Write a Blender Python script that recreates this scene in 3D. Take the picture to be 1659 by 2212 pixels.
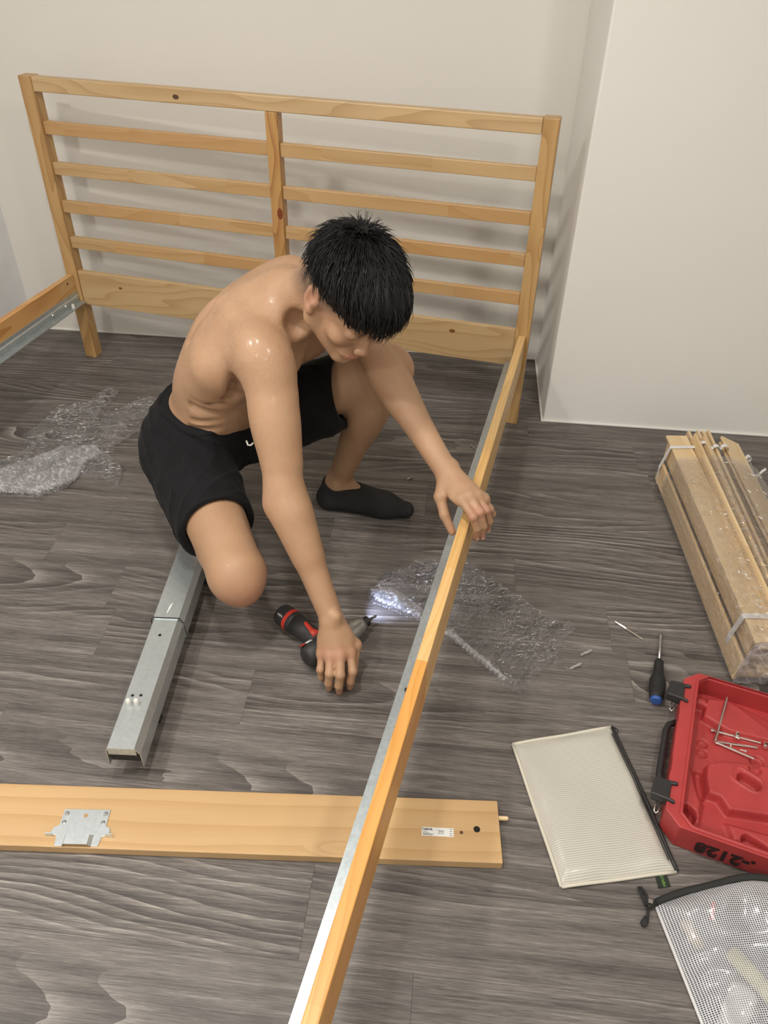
import bpy, bmesh, math, random
import numpy as np
from mathutils import Vector, Matrix, noise

for _o in list(bpy.data.objects):
    bpy.data.objects.remove(_o, do_unlink=True)
C = bpy.context.scene.collection
PI = math.pi

# ---------------------------------------------------------------- camera
def set_camera():
    yaw, pitch, roll = -.2561, .6795, .0217
    f = Vector((math.sin(yaw)*math.cos(pitch), math.cos(yaw)*math.cos(pitch), -math.sin(pitch)))
    r = Vector((math.cos(yaw), -math.sin(yaw), 0)); u = r.cross(f)
    r2 = r*math.cos(roll)+u*math.sin(roll); u2 = -r*math.sin(roll)+u*math.cos(roll)
    cd = bpy.data.cameras.new('camera'); co = bpy.data.objects.new('camera', cd); C.objects.link(co)
    cd.sensor_fit = 'HORIZONTAL'; cd.sensor_width = 36; cd.lens = 1699.1*36/1659
    cd.clip_start = .02
    m = Matrix((r2, u2, -f)).transposed().to_4x4(); m.translation = Vector((1.7355, -2.2378, 1.3951))
    co.matrix_world = m
    bpy.context.scene.camera = co
set_camera()

# ---------------------------------------------------------------- world, lamps, exposure
W = bpy.data.worlds.new('world'); bpy.context.scene.world = W; W.use_nodes = True
W.node_tree.nodes['Background'].inputs[0].default_value = (.9, .93, 1, 1)
W.node_tree.nodes['Background'].inputs[1].default_value = .15
vs = bpy.context.scene.view_settings
vs.view_transform = 'Standard'; vs.look = 'None'; vs.gamma = 1; vs.use_curve_mapping = False
vs.exposure = .32

def lamp(name, loc, power, size, col, target=None, spot=None):
    l = bpy.data.lights.new(name, 'AREA'); l.shape = 'DISK'; l.size = size; l.energy = power; l.color = col
    o = bpy.data.objects.new(name, l); C.objects.link(o); o.location = loc
    return o
WARM = (1, .955, .885)
for i, (x, y, p) in enumerate(((.35, -2.0, 17), (2.42, -1.62, 10.5), (1.15, -1.45, 14), (1.0, -3.4, 16), (2.9, -3.5, 14))):
    lamp('downlight', (x, y, 2.385), p, .17, WARM)

# ---------------------------------------------------------------- helpers
def tag(o, label=None, cat=None, group=None, kind=None):
    if label: o['label'] = label
    if cat: o['category'] = cat
    if group: o['group'] = group
    if kind: o['kind'] = kind
    return o

def empty(name, loc, label, cat, rotz=0, group=None):
    o = bpy.data.objects.new(name, None); C.objects.link(o)
    o.empty_display_size = .05
    o.location = loc; o.rotation_euler = (0, 0, rotz)
    return tag(o, label, cat, group)

class MB:
    def __init__(s): s.v = []; s.f = []; s.uv = None
    def add(s, vs_, fs):
        n = len(s.v); s.v += [tuple(p) for p in vs_]; s.f += [tuple(i+n for i in f) for f in fs]
    def box(s, x0, x1, y0, y1, z0, z1, M=None):
        p = [Vector((x, y, z)) for z in (z0, z1) for y in (y0, y1) for x in (x0, x1)]
        if M: p = [M @ q for q in p]
        s.add(p, [(0, 2, 3, 1), (4, 5, 7, 6), (0, 1, 5, 4), (2, 6, 7, 3), (0, 4, 6, 2), (1, 3, 7, 5)])
    def prism(s, poly, z0, z1, M=None):
        n = len(poly); p = [Vector((a, b, z0)) for a, b in poly]+[Vector((a, b, z1)) for a, b in poly]
        if M: p = [M @ q for q in p]
        s.add(p, [tuple(range(n))[::-1], tuple(range(n, 2*n))]+[(i, (i+1) % n, (i+1) % n+n, i+n) for i in range(n)])
    def tube(s, pts, rad, n=8, flat=1.0, up=None, cap=True):
        pts = [Vector(p) for p in pts]
        if not hasattr(rad, '__len__'): rad = [rad]*len(pts)
        rings = []; prev = None
        for i, p in enumerate(pts):
            d = (pts[min(i+1, len(pts)-1)]-pts[max(i-1, 0)]).normalized()
            if prev is None:
                a = Vector(up) if up else (Vector((0, 0, 1)) if abs(d.z) < .9 else Vector((1, 0, 0)))
            else: a = prev
            a = (a-d*a.dot(d)).normalized(); prev = a; b = d.cross(a)
            rings.append([p+(a*math.cos(t)*flat+b*math.sin(t))*rad[i] for t in [2*PI*k/n for k in range(n)]])
        vs_ = [q for r in rings for q in r]; fs = []
        for i in range(len(pts)-1):
            for k in range(n):
                fs.append((i*n+k, i*n+(k+1) % n, (i+1)*n+(k+1) % n, (i+1)*n+k))
        if cap: fs += [tuple(range(n))[::-1], tuple(range((len(pts)-1)*n, len(pts)*n))]
        s.add(vs_, fs)
    def build(s, name, mat, parent=None, smooth=False, bevel=0, seg=2, loc=None, rot=None):
        me = bpy.data.meshes.new(name); me.from_pydata(s.v, [], s.f); me.validate()
        bm = bmesh.new(); bm.from_mesh(me); bmesh.ops.recalc_face_normals(bm, faces=bm.faces); bm.to_mesh(me); bm.free()
        me.materials.append(mat)
        if smooth: me.polygons.foreach_set('use_smooth', [True]*len(me.polygons))
        o = bpy.data.objects.new(name, me); C.objects.link(o)
        if parent: o.parent = parent
        if loc: o.location = loc
        if rot: o.rotation_euler = rot
        if bevel:
            b = o.modifiers.new('bevel', 'BEVEL'); b.width = bevel; b.segments = seg; b.limit_method = 'ANGLE'; b.angle_limit = .6
        return o

def copy_tree(o, parent=None):
    c = o.copy(); C.objects.link(c)
    if parent is not None: c.parent = parent
    for ch in list(o.children): copy_tree(ch, c)
    return c

# ---------------------------------------------------------------- materials
class NT:
    def __init__(s, name):
        s.m = bpy.data.materials.new(name); s.m.use_nodes = True; s.t = s.m.node_tree
        s.b = s.t.nodes['Principled BSDF']; s.out = s.t.nodes['Material Output']
    def n(s, typ, **kw):
        nd = s.t.nodes.new(typ)
        for k, v in kw.items():
            if hasattr(nd, k) and k not in ('Scale',): setattr(nd, k, v)
        return nd
    def l(s, a, b): s.t.links.new(a, b)
    def val(s, x):
        nd = s.n('ShaderNodeValue'); nd.outputs[0].default_value = x; return nd.outputs[0]
    def inp(s, nd, key, v):
        i = nd.inputs[key]
        if hasattr(v, 'is_output') or isinstance(v, bpy.types.NodeSocket): s.l(v, i)
        else: i.default_value = (*v, 1) if i.type == 'RGBA' and len(v) == 3 else v
    def math(s, op, a, b=0, c=None, clamp=False):
        nd = s.n('ShaderNodeMath'); nd.operation = op; nd.use_clamp = clamp
        s.inp(nd, 0, a); s.inp(nd, 1, b)
        if c is not None: s.inp(nd, 2, c)
        return nd.outputs[0]
    def vmath(s, op, a, b):
        nd = s.n('ShaderNodeVectorMath'); nd.operation = op; s.inp(nd, 0, a); s.inp(nd, 1, b); return nd.outputs[0]
    def noise(s, vec, scale, detail=2, rough=.5, dist=0):
        nd = s.n('ShaderNodeTexNoise'); s.inp(nd, 'Vector', vec); s.inp(nd, 'Scale', scale)
        nd.inputs['Detail'].default_value = detail; nd.inputs['Roughness'].default_value = rough; nd.inputs['Distortion'].default_value = dist
        return nd.outputs['Fac']
    def ramp(s, fac, stops):
        nd = s.n('ShaderNodeValToRGB'); s.l(fac, nd.inputs[0]); e = nd.color_ramp.elements
        while len(e) < len(stops): e.new(.5)
        for i, (p, c) in enumerate(stops):
            e[i].position = p; e[i].color = (*c, 1) if len(c) == 3 else c
        return nd.outputs[0]
    def mix(s, fac, a, b, typ='MIX'):
        nd = s.n('ShaderNodeMix'); nd.data_type = 'RGBA'; nd.blend_type = typ
        s.inp(nd, 0, fac)
        for k, v in ((6, a), (7, b)):
            if isinstance(v, tuple) and len(v) == 3: v = (*v, 1)
            s.inp(nd, k, v)
        return nd.outputs[2]
    def coord(s, kind='Object'): return s.n('ShaderNodeTexCoord').outputs[kind]
    def mapping(s, vec, scale=(1, 1, 1), loc=(0, 0, 0), rot=(0, 0, 0)):
        nd = s.n('ShaderNodeMapping'); s.l(vec, nd.inputs[0])
        s.inp(nd, 'Location', loc); s.inp(nd, 'Rotation', rot); s.inp(nd, 'Scale', scale); return nd.outputs[0]
    def sep(s, vec):
        nd = s.n('ShaderNodeSeparateXYZ'); s.l(vec, nd.inputs[0]); return nd.outputs
    def comb(s, x, y, z):
        nd = s.n('ShaderNodeCombineXYZ'); s.inp(nd, 0, x); s.inp(nd, 1, y); s.inp(nd, 2, z); return nd.outputs[0]
    def bump(s, h, dist, strength=1):
        nd = s.n('ShaderNodeBump'); s.l(h, nd.inputs['Height']); nd.inputs['Distance'].default_value = dist
        nd.inputs['Strength'].default_value = strength; s.l(nd.outputs[0], s.b.inputs['Normal']); return nd.outputs[0]
    def set(s, **kw):
        for k, v in kw.items(): s.inp(s.b, {'col': 'Base Color', 'rough': 'Roughness', 'metal': 'Metallic'}.get(k, k), v)
        return s

def simple(name, col, rough=.5, metal=0, nz=.0, nscale=30):
    t = NT(name)
    c = t.coord()
    nn = t.noise(c, nscale, 4)
    k = t.ramp(nn, [(.3, tuple(x*(1-nz) for x in col)), (.7, tuple(min(1, x*(1+nz)) for x in col))])
    t.set(col=k, rough=rough, metal=metal)
    return t.m

def pine(name, light, dark, joints=False, offs=0.0, knotty=True, wave=1.0, steps=None, swirl=9):
    """wood grain along local X"""
    t = NT(name); co = t.coord(); rnd = t.n('ShaderNodeObjectInfo').outputs['Random']
    o3 = t.comb(t.math('MULTIPLY', rnd, 17.0), t.math('MULTIPLY', rnd, 5.3), t.math('MULTIPLY', rnd, 3.1))
    x, y, z = t.sep(co)
    if joints:
        seg = t.math('FLOOR', t.math('ADD', t.math('MULTIPLY', x, 3.1), t.math('MULTIPLY', rnd, 7)))
        wn = t.n('ShaderNodeTexWhiteNoise'); wn.noise_dimensions = '2D'
        t.l(t.comb(seg, t.math('MULTIPLY', rnd, 31), 0), wn.inputs['Vector']); j = wn.outputs['Value']
        o3 = t.vmath('ADD', o3, t.comb(t.math('MULTIPLY', j, 9), t.math('MULTIPLY', j, 4), 0))
    p = t.vmath('ADD', co, o3)
    ps = t.vmath('MULTIPLY', p, (1.2, 7, 7))
    low = t.noise(ps, 1.0, 2, .5)
    # knots
    vo = t.n('ShaderNodeTexVoronoi'); vo.feature = 'F1'; t.l(t.vmath('MULTIPLY', p, (2.6, 9, 9)), vo.inputs['Vector']); vo.inputs['Scale'].default_value = 1
    kd = vo.outputs['Distance']
    knot = t.math('SUBTRACT', 1, t.math('MULTIPLY', kd, 5.5, clamp=True), clamp=True)
    _, yy, zz = t.sep(p)
    fld = t.math('ADD', t.math('ADD', t.math('MULTIPLY', yy, 42*wave), t.math('MULTIPLY', zz, 23*wave)), t.math('MULTIPLY', low, swirl*wave))
    fld = t.math('ADD', fld, t.math('MULTIPLY', knot, 2.5))
    ring = t.math('FRACT', fld)
    ring = t.math('POWER', ring, 2.6)
    fine = t.noise(t.vmath('MULTIPLY', p, (14, 420, 420)), 1, 2)
    g = t.math('ADD', t.math('MULTIPLY', ring, .62), t.math('MULTIPLY', fine, .38))
    col = t.ramp(g, [(.1, light), (.75, dark)])
    big = t.noise(t.vmath('MULTIPLY', p, (2, 6, 6)), 1, 2)
    col = t.mix(t.math('MULTIPLY', t.math('SUBTRACT', big, .35, clamp=True), 1.1, clamp=True), col, tuple(c*.80 for c in dark))
    if joints:
        col = t.mix(t.math('MULTIPLY', j, .6), col, tuple(a*b for a, b in zip(dark, (1.0, .82, .62))))
    else:
        col = t.mix(t.math('MULTIPLY', rnd, .2), col, dark)
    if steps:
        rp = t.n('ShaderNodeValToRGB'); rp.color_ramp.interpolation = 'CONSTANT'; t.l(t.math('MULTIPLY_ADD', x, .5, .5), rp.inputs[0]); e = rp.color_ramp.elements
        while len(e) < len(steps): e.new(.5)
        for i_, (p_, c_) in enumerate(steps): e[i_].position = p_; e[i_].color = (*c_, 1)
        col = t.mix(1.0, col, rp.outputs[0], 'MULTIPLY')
    if knotty:
        kc = t.math('MULTIPLY', t.math('GREATER_THAN', knot, .42), .7)
        kk = t.math('SUBTRACT', 1, t.math('MULTIPLY', kd, 9, clamp=True), clamp=True)
        col = t.mix(t.math('MULTIPLY', t.math('MULTIPLY', kk, 2.4, clamp=True), .85, clamp=True), col, (.16, .055, .018))
    t.set(col=col, rough=.42)
    t.bump(g, .0004, .35)
    t.b.inputs['Coat Weight'].default_value = .15; t.b.inputs['Coat Roughness'].default_value = .3
    return t.m

PINE = pine('pine', (.61, .43, .225), (.48, .31, .145))
PINEJ = pine('pine_jointed', (.59, .405, .205), (.48, .30, .13), joints=True, knotty=False, wave=.8)
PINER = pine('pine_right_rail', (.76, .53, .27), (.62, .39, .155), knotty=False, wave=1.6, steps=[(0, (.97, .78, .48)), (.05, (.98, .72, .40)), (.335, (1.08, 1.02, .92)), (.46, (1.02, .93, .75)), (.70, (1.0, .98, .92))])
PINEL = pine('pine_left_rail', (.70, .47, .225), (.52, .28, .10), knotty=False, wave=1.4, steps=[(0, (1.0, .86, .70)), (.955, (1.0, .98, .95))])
PINEB = pine('pine_board', (.62, .415, .21), (.52, .32, .14), knotty=False, wave=.7, swirl=2.5)
BIRCH = pine('birch_slat', (.80, .62, .38), (.69, .49, .26), knotty=False, wave=.35)

def steel(name, base=(.42, .44, .45), rough=.42, metal=.75, sp=.12):
    t = NT(name); co = t.coord()
    v = t.n('ShaderNodeTexVoronoi'); t.l(co, v.inputs['Vector']); v.inputs['Scale'].default_value = 160
    n1 = t.noise(co, 25, 4)
    g = t.math('ADD', t.math('MULTIPLY', v.outputs['Color'], .5), t.math('MULTIPLY', n1, .5))
    t.set(col=t.ramp(g, [(.2, tuple(c*(1-sp) for c in base)), (.8, tuple(c*(1+sp) for c in base))]), rough=rough, metal=metal)
    return t.m
GALV = steel('galvanised_steel', (.53, .59, .62), .42, .8)
GALVL = steel('galvanised_light', (.68, .735, .755), .36, .88, .07)
CHROME = steel('bright_steel', (.78, .76, .72), .18, 1.0, .05)
DARKST = steel('dark_steel', (.12, .11, .10), .35, .8)
CHROME_D = steel('zinc_grey', (.5, .5, .5), .3, .9)
BLACKP = simple('black_plastic', (.022, .021, .022), .45, 0, .2)
BLACKR = simple('black_rubber', (.013, .013, .014), .7, 0, .2)
REDP = simple('red_plastic', (.40, .042, .042), .48, 0, .10, 18)
REDT = simple('red_grip', (.50, .035, .02), .5)
BLUEP = simple('blue_cap', (.03, .09, .33), .4)
WHITEP = simple('white_plastic', (.72, .70, .64), .45)
STRAP = simple('white_strap', (.72, .70, .70), .55, 0, .06, 60)
HOLE = simple('dark_hole', (.012, .009, .007), .9)

def wall_mat(name, col, bumpy=.0006, warm=None, patch=0.0):
    t = NT(name); co = t.coord()
    n1 = t.noise(co, 3.5, 5, .55); n2 = t.noise(co, 60, 3, .6)
    t.set(col=t.mix(n1, tuple(c*.97 for c in col), col), rough=.72)
    h = t.math('ADD', t.math('MULTIPLY', n1, 3), t.math('MULTIPLY', n2, .35))
    if patch:
        pk = t.n('ShaderNodeTexVoronoi'); pk.feature = 'SMOOTH_F1'; t.l(t.vmath('ADD', co, t.comb(t.math('MULTIPLY', n2, .02), t.math('MULTIPLY', n1, .05), 0)), pk.inputs['Vector']); pk.inputs['Scale'].default_value = 14
        h = t.math('ADD', h, t.math('MULTIPLY', pk.outputs['Distance'], patch))
    t.bump(h, bumpy, .8)
    return t.m
WALL = wall_mat('wall_paint', (.78, .755, .70))
WALLL = wall_mat('wall_plaster_cool_lit', (.90, .915, .95), .0015, patch=2.5)  # brighter, bluish colour carries the cool light on the left wall
COLM = wall_mat('column_paint', (.82, .80, .755))
CEIL = wall_mat('ceiling_paint', (.8, .79, .77), .0003)

def floor_mat():
    t = NT('grey_wood_floor'); geo = t.n('ShaderNodeTexCoord').outputs['Object']
    rnd = t.n('ShaderNodeObjectInfo').outputs['Random']
    o3 = t.comb(t.math('MULTIPLY', rnd, 37), t.math('MULTIPLY', rnd, 11.7), 0)
    p = t.vmath('ADD', geo, o3)
    x, y, z = t.sep(p)
    low = t.noise(t.vmath('MULTIPLY', p, (.9, 4.2, 1)), 1, 1, .4)
    low2 = t.noise(t.vmath('MULTIPLY', p, (4.5, 18, 1)), 1, 2, .5)
    f = t.math('ADD', t.math('ADD', t.math('MULTIPLY', y, 42), t.math('MULTIPLY', low, 17)), t.math('MULTIPLY', low2, 1.1))
    band = t.math('POWER', t.math('FRACT', f), 1.6)
    msk = t.noise(t.vmath('MULTIPLY', p, (1.1, 7, 1)), 1, 2, .5)
    msk = t.math('MULTIPLY', t.math('SUBTRACT', msk, .42, clamp=True), 3.2, clamp=True)
    streak = t.noise(t.vmath('MULTIPLY', p, (9, 300, 1)), 1, 4, .75)
    streak2 = t.noise(t.vmath('MULTIPLY', p, (35, 600, 1)), 1, 2, .6)
    wide = t.noise(t.vmath('MULTIPLY', p, (1.3, 30, 1)), 1, 4, .65)
    g = t.math('ADD', t.math('MULTIPLY', t.math('MULTIPLY', t.math('SUBTRACT', band, .4), msk), .27), t.math('MULTIPLY', streak, .42))
    g = t.math('ADD', g, t.math('MULTIPLY', wide, .40))
    g = t.math('ADD', g, t.math('MULTIPLY', streak2, .18))
    col = t.ramp(g, [(.38, (.046, .040, .037)), (.46, (.098, .086, .079)), (.55, (.180, .160, .146)), (.67, (.38, .35, .32))])
    col = t.mix(t.math('MULTIPLY', rnd, .22), col, (.12, .106, .097))
    t.set(col=col, rough=t.math('ADD', .38, t.math('MULTIPLY', streak, .18)))
    t.bump(t.math('ADD', g, t.math('MULTIPLY', streak2, .3)), .0006, .5)
    t.b.inputs['Specular IOR Level'].default_value = .45
    return t.m
FLOOR = floor_mat()

def film_mat(name, tint=(.95, .95, 1.0), milk=.06, scale=70, aniso=(1, 1, 1), rot=0.0, strength=.9):
    """clear crinkled plastic film"""
    t = NT(name); co = t.mapping(t.coord(), aniso, (0, 0, 0), (0, 0, rot))
    n1 = t.noise(co, scale, 3, .6, 1.2)
    r1 = t.math('ABSOLUTE', t.math('SUBTRACT', n1, .5))
    v = t.n('ShaderNodeTexVoronoi'); v.feature = 'DISTANCE_TO_EDGE'
    t.l(t.vmath('ADD', co, t.comb(t.math('MULTIPLY', n1, .03), t.math('MULTIPLY', n1, -.02), 0)), v.inputs['Vector']); v.inputs['Scale'].default_value = scale*.8
    h = t.math('ADD', t.math('MULTIPLY', r1, -2.5), t.math('MULTIPLY', v.outputs['Distance'], 1.2))
    bmp = t.n('ShaderNodeBump'); bmp.inputs['Strength'].default_value = strength; bmp.inputs['Distance'].default_value = .006; t.l(h, bmp.inputs['Height'])
    gl = t.n('ShaderNodeBsdfGlossy'); gl.inputs['Roughness'].default_value = .15; gl.inputs[0].default_value = (1, 1, 1, 1); t.l(bmp.outputs[0], gl.inputs['Normal'])
    di = t.n('ShaderNodeBsdfDiffuse'); di.inputs[0].default_value = (*tint, 1)
    tr = t.n('ShaderNodeBsdfTransparent'); tr.inputs[0].default_value = (.965, .965, .97, 1)
    lw = t.n('ShaderNodeLayerWeight'); lw.inputs[0].default_value = .35; t.l(bmp.outputs[0], lw.inputs['Normal'])
    crease = t.math('SUBTRACT', 1, t.math('MULTIPLY', v.outputs['Distance'], 9, clamp=True), clamp=True)
    m1 = t.n('ShaderNodeMixShader'); t.l(t.math('ADD', milk, t.math('MULTIPLY', crease, milk*1.2), clamp=True), m1.inputs[0]); t.l(tr.outputs[0], m1.inputs[1]); t.l(di.outputs[0], m1.inputs[2])
    m2 = t.n('ShaderNodeMixShader'); t.l(t.math('ADD', .09, t.math('MULTIPLY', lw.outputs['Fresnel'], .42), clamp=True), m2.inputs[0]); t.l(m1.outputs[0], m2.inputs[1]); t.l(gl.outputs[0], m2.inputs[2])
    t.l(m2.outputs[0], t.out.inputs[0])
    return t.m
FILM = film_mat('clear_film', milk=.02, scale=34, aniso=(1, 3.4, 1), rot=-.9)
FILM2 = film_mat('clear_film_b', milk=.025, scale=34, aniso=(1, 3.4, 1), rot=-.35)
FILMC = film_mat('clear_film_clingy', milk=.03, scale=42, aniso=(1, 2.2, 2.2), strength=.9)
FILMW = film_mat('clear_film_bunched', milk=.14, scale=60)

def crease_mat():  # glossy material of the tubes added for line glints on film
    t = NT('crease_glint'); gl = t.n('ShaderNodeBsdfGlossy'); gl.inputs['Roughness'].default_value = .16
    tr = t.n('ShaderNodeBsdfTransparent'); m = t.n('ShaderNodeMixShader'); m.inputs[0].default_value = .72
    t.l(tr.outputs[0], m.inputs[1]); t.l(gl.outputs[0], m.inputs[2]); t.l(m.outputs[0], t.out.inputs[0]); return t.m
CREASE = crease_mat()
# ---------------------------------------------------------------- setting
RA = math.atan(.170)
RU = Vector((math.cos(RA), math.sin(RA), 0)); RV = Vector((-math.sin(RA), math.cos(RA), 0))
ROOM = Matrix.Rotation(RA, 4, 'Z')
def rc(u, v, z=0): return RU*u+RV*v+Vector((0, 0, z))
VB = .196          # back wall, room v coordinate
UL, UR, VF, HC = -.285, 3.9, -4.6, 2.4
def wallbox(name, u0, u1, v0, v1, z0, z1, mat):
    b = MB(); b.box(u0, u1, v0, v1, z0, z1, ROOM); o = b.build(name, mat); tag(o, kind='structure'); return o
wallbox('wall_back', UL-.1, UR+.1, VB, VB+.1, 0, HC, WALL)
wallbox('wall_left', UL-.1, UL, VF, VB, 0, HC, WALLL)
wallbox('wall_right', UR, UR+.1, VF, VB, 0, HC, WALL)
wallbox('wall_front', UL-.1, UR+.1, VF-.1, VF, 0, HC, WALL)
wallbox('ceiling', UL-.1, UR+.1, VF-.1, VB+.1, HC, HC+.1, CEIL)
cb = MB(); cb.box(1.659, UR, -.234, VB, 0, HC, ROOM)
col = cb.build('wall_column', COLM, bevel=.006); tag(col, kind='structure')
CAULK = simple('white_caulk', (.82, .81, .77), .5)
def trim(name, u0, u1, v0, v1):
    b = MB(); b.box(u0, u1, v0, v1, .0, .007, ROOM); tag(b.build(name, CAULK, bevel=.002), kind='structure')
trim('trim_1', UL, 1.659, VB-.006, VB)
trim('trim_2', 1.652, UR, -.240, -.234)
trim('trim_3', 1.652, 1.659, -.234, VB-.006)
trim('trim_4', UL, UL+.006, VF, VB-.006)

fb = MB(); fb.box(UL-.1, UR+.1, VF-.1, VB+.1, -.05, -.0035, ROOM)
floor = fb.build('floor', simple('subfloor', (.06, .05, .044), .8)); tag(floor, kind='structure')
rng = random.Random(4)
PW, PL = .148, 1.22
known = {11: 1.606, 10: 1.935, 5: .546, 4: 1.797, 3: .954, 1: 1.163, 0: 1.163, -1: 1.354, 6: .326, 9: .74, 8: 1.30, 7: 1.05, 2: .45}
G = .0002
v0 = -1.967
row = -18
while v0+row*PW < VB:
    a, b = v0+row*PW, min(v0+(row+1)*PW, VB)
    off = known.get(row, rng.random()*PL)
    u = off-PL*math.ceil((off-UL)/PL)
    while u < UR:
        s, e = max(u, UL), min(u+PL, UR)
        if e-s > .01:
            c = rc((s+e)/2, (a+b)/2)
            m = MB(); hw, hh = (e-s)/2-G, (b-a)/2-G
            m.box(-hw, hw, -hh, hh, -.0035, 0)
            o = m.build('floor_plank', FLOOR, floor); o.location = c; o.rotation_euler = (0, 0, RA)
        u += PL
    row += 1

# ceiling fittings above the picture
for x, y in ((.35, -2.0), (2.42, -1.62), (1.15, -1.45), (1.0, -3.4), (2.9, -3.5)):
    t = MB(); n = 24
    ring = [(.085*math.cos(2*PI*i/n), .085*math.sin(2*PI*i/n)) for i in range(n)]
    t.prism(ring, 0, .012)
    o = t.build('ceiling_light', WHITEP, bevel=.003); o.location = (x, y, HC-.012)
    tag(o, 'round white recessed ceiling downlight', 'ceiling light', 'ceiling downlights')

# ---------------------------------------------------------------- bed frame
W_ = 1.5935
bed = empty('bed', (0, 0, 0), 'pine slatted headboard with both side rails attached, standing in front of the wall', 'bed')
def beam_piece(name, p0, length, h, t_, axis, mat, parent, bevel=.0025):
    """board with grain along its length; axis 'x','y','z'; p0 = min corner (x,y,z)"""
    m = MB()
    m.box(-length/2, length/2, -t_/2, t_/2, -h/2, h/2)
    o = m.build(name, mat, parent, bevel=bevel)
    return o
def bar(name, x0, x1, y0, y1, z0, z1, mat, parent, bevel=.0025):
    dx, dy, dz = x1-x0, y1-y0, z1-z0; c = Vector(((x0+x1)/2, (y0+y1)/2, (z0+z1)/2))
    L = max(dx, dy, dz)
    m = MB()
    if L == dx: m.box(-dx/2, dx/2, -dy/2, dy/2, -dz/2, dz/2); r = (0, 0, 0)
    elif L == dy: m.box(-dy/2, dy/2, -dx/2, dx/2, -dz/2, dz/2); r = (0, 0, PI/2)
    else: m.box(-dz/2, dz/2, -dy/2, dy/2, -dx/2, dx/2); r = (0, -PI/2, 0)
    o = m.build(name, mat, parent, bevel=bevel); o.location = c; o.rotation_euler = r
    return o
PINEP = pine('pine_post', (.58, .37, .155), (.42, .235, .085), knotty=False, wave=1.2)
bar('post', 0, .043, 0, .042, 0, .92, PINEP, bed, .002)
bar('post', W_-.043, W_, 0, .042, 0, .92, PINEP, bed, .002)
bar('top_rail', .0435, W_-.0435, .0005, .030, .879, .9195, PINE, bed, .003)
bar('center_post', .7785, .8155, .0005, .038, .24, .8785, pine('pine_centre', (.55, .32, .11), (.36, .16, .045), knotty=False, wave=1.5), bed, .002)
for zt in (.797, .678, .560, .443):
    bar('slat', .0435, .7782, .008, .027, zt-.037, zt, PINEJ, bed, .002)
    bar('slat', .8158, W_-.0435, .008, .027, zt-.037, zt, PINEJ, bed, .002)
lb = bar('lower_board', .0435, W_-.0435, .006, .024, .206, .327, PINE, bed, .0015)
def knot(x, z, r):
    n = 14; hp = MB()
    hp.add([Vector((x, .0052, z))]+[Vector((x+r*1.2*math.cos(2*PI*i/n), .0056, z+r*.75*math.sin(2*PI*i/n))) for i in range(n)], [(0, i+1, (i+1) % n+1) for i in range(n)])
    hp.build('board_knot', KN, bed)
KN = simple('knot_wood', (.22, .085, .025), .4, 0, .5, 400)
knot(.2, .285, .006); knot(1.355, .296, .008)
hp = MB()
hp.add([Vector((.51+.010*math.cos(a), .0003, .897+.0065*math.sin(a))) for a in [2*PI*i/12 for i in range(12)]], [tuple(range(12))])
hp.build('rail_knot', simple('dark_knot', (.09, .045, .02), .4, 0, .6, 500), bed)
hp = MB()
hp.add([Vector((.806+.009*math.cos(a), .0003, .60+.017*math.sin(a))) for a in [2*PI*i/14 for i in range(14)]], [tuple(range(14))])
hp.build('post_knot', simple('red_knot', (.20, .045, .012), .35, 0, .4, 300), bed)

def side_rail(x0, x1, inner, z0=.198, z1=.315):
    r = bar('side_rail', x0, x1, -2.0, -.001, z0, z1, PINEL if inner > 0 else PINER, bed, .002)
    # steel angle screwed along the inner face
    s = 1 if inner > 0 else -1; xi = x1 if s > 0 else x0
    prof = [(0, .258), (.0022, .258), (.0022, .246), (.006, .242), (.006, .232), (.0022, .228), (.0022, .2235), (.030, .2225), (.030, .2195), (0, .2195)]
    b = MB(); n = len(prof)
    pts = [Vector((xi+s*a, y, z)) for y in (-1.97, -.004) for a, z in prof]
    b.add(pts, [tuple(range(n)), tuple(range(n, 2*n))]+[(i, (i+1) % n, (i+1) % n+n, i+n) for i in range(n)])
    br = b.build('steel_angle', GALV, bed)
    for y in (-.085, -.16, -.6, -1.05, -1.5):
        q = MB(); q.tube([(xi+s*.006, y, .237), (xi+s*.009, y, .237)], [.0045, .003], 10)
        sc = q.build('screw', CHROME, br, smooth=False)
    return br
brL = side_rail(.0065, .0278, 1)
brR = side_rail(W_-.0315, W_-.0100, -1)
q = MB(); q.tube([(.046, -.062, .2225), (.046, -.062, .236)], [.0055, .005], 12); q.build('slat_peg', WHITEP, brL, bevel=.001)
for y in (-1.33,):
    q = MB(); q.tube([(W_-.046, y, .2225), (W_-.046, y, .228)], [.0035, .003], 10); q.build('slat_peg', BLACKP, brR)
for x, y, z in ((.0282, -.04, .297),):
    q = MB(); q.tube([(x-.004, y, z), (x+.0003, y, z)], .0035, 12); q.build('rail_hole', HOLE, bed)

# ---------------------------------------------------------------- loose footboard panel
ang = math.atan2(.23, .935)
pan = empty('pine_board', (1.762-.76*math.cos(ang)+.0, -1.438-.76*math.sin(ang), 0), 'loose pine board lying flat on the floor with a steel plate screwed on', 'board', ang)
T = .0205
m = MB(); m.box(-.76, .76, -.0615, .0615, -T/2, T/2)
bd = m.build('plank', PINEB, pan, bevel=.0015); bd.location = (0, 0, T/2)
m = MB(); m.tube([(.75, .031, .011), (.776, .031, .011), (.779, .031, .011)], [.0042, .0042, .003], 12); m.build('dowel', BIRCH, pan, smooth=False)
def disc(name, x, y, z, r, mat, parent, n=20, h=.0006):
    q = MB(); q.prism([(x+r*math.cos(2*PI*i/n), y+r*math.sin(2*PI*i/n)) for i in range(n)], z, z+h); return q.build(name, mat, parent)
disc('bolt_hole', .717, .0015, T-.0002, .0062, HOLE, pan)
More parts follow.
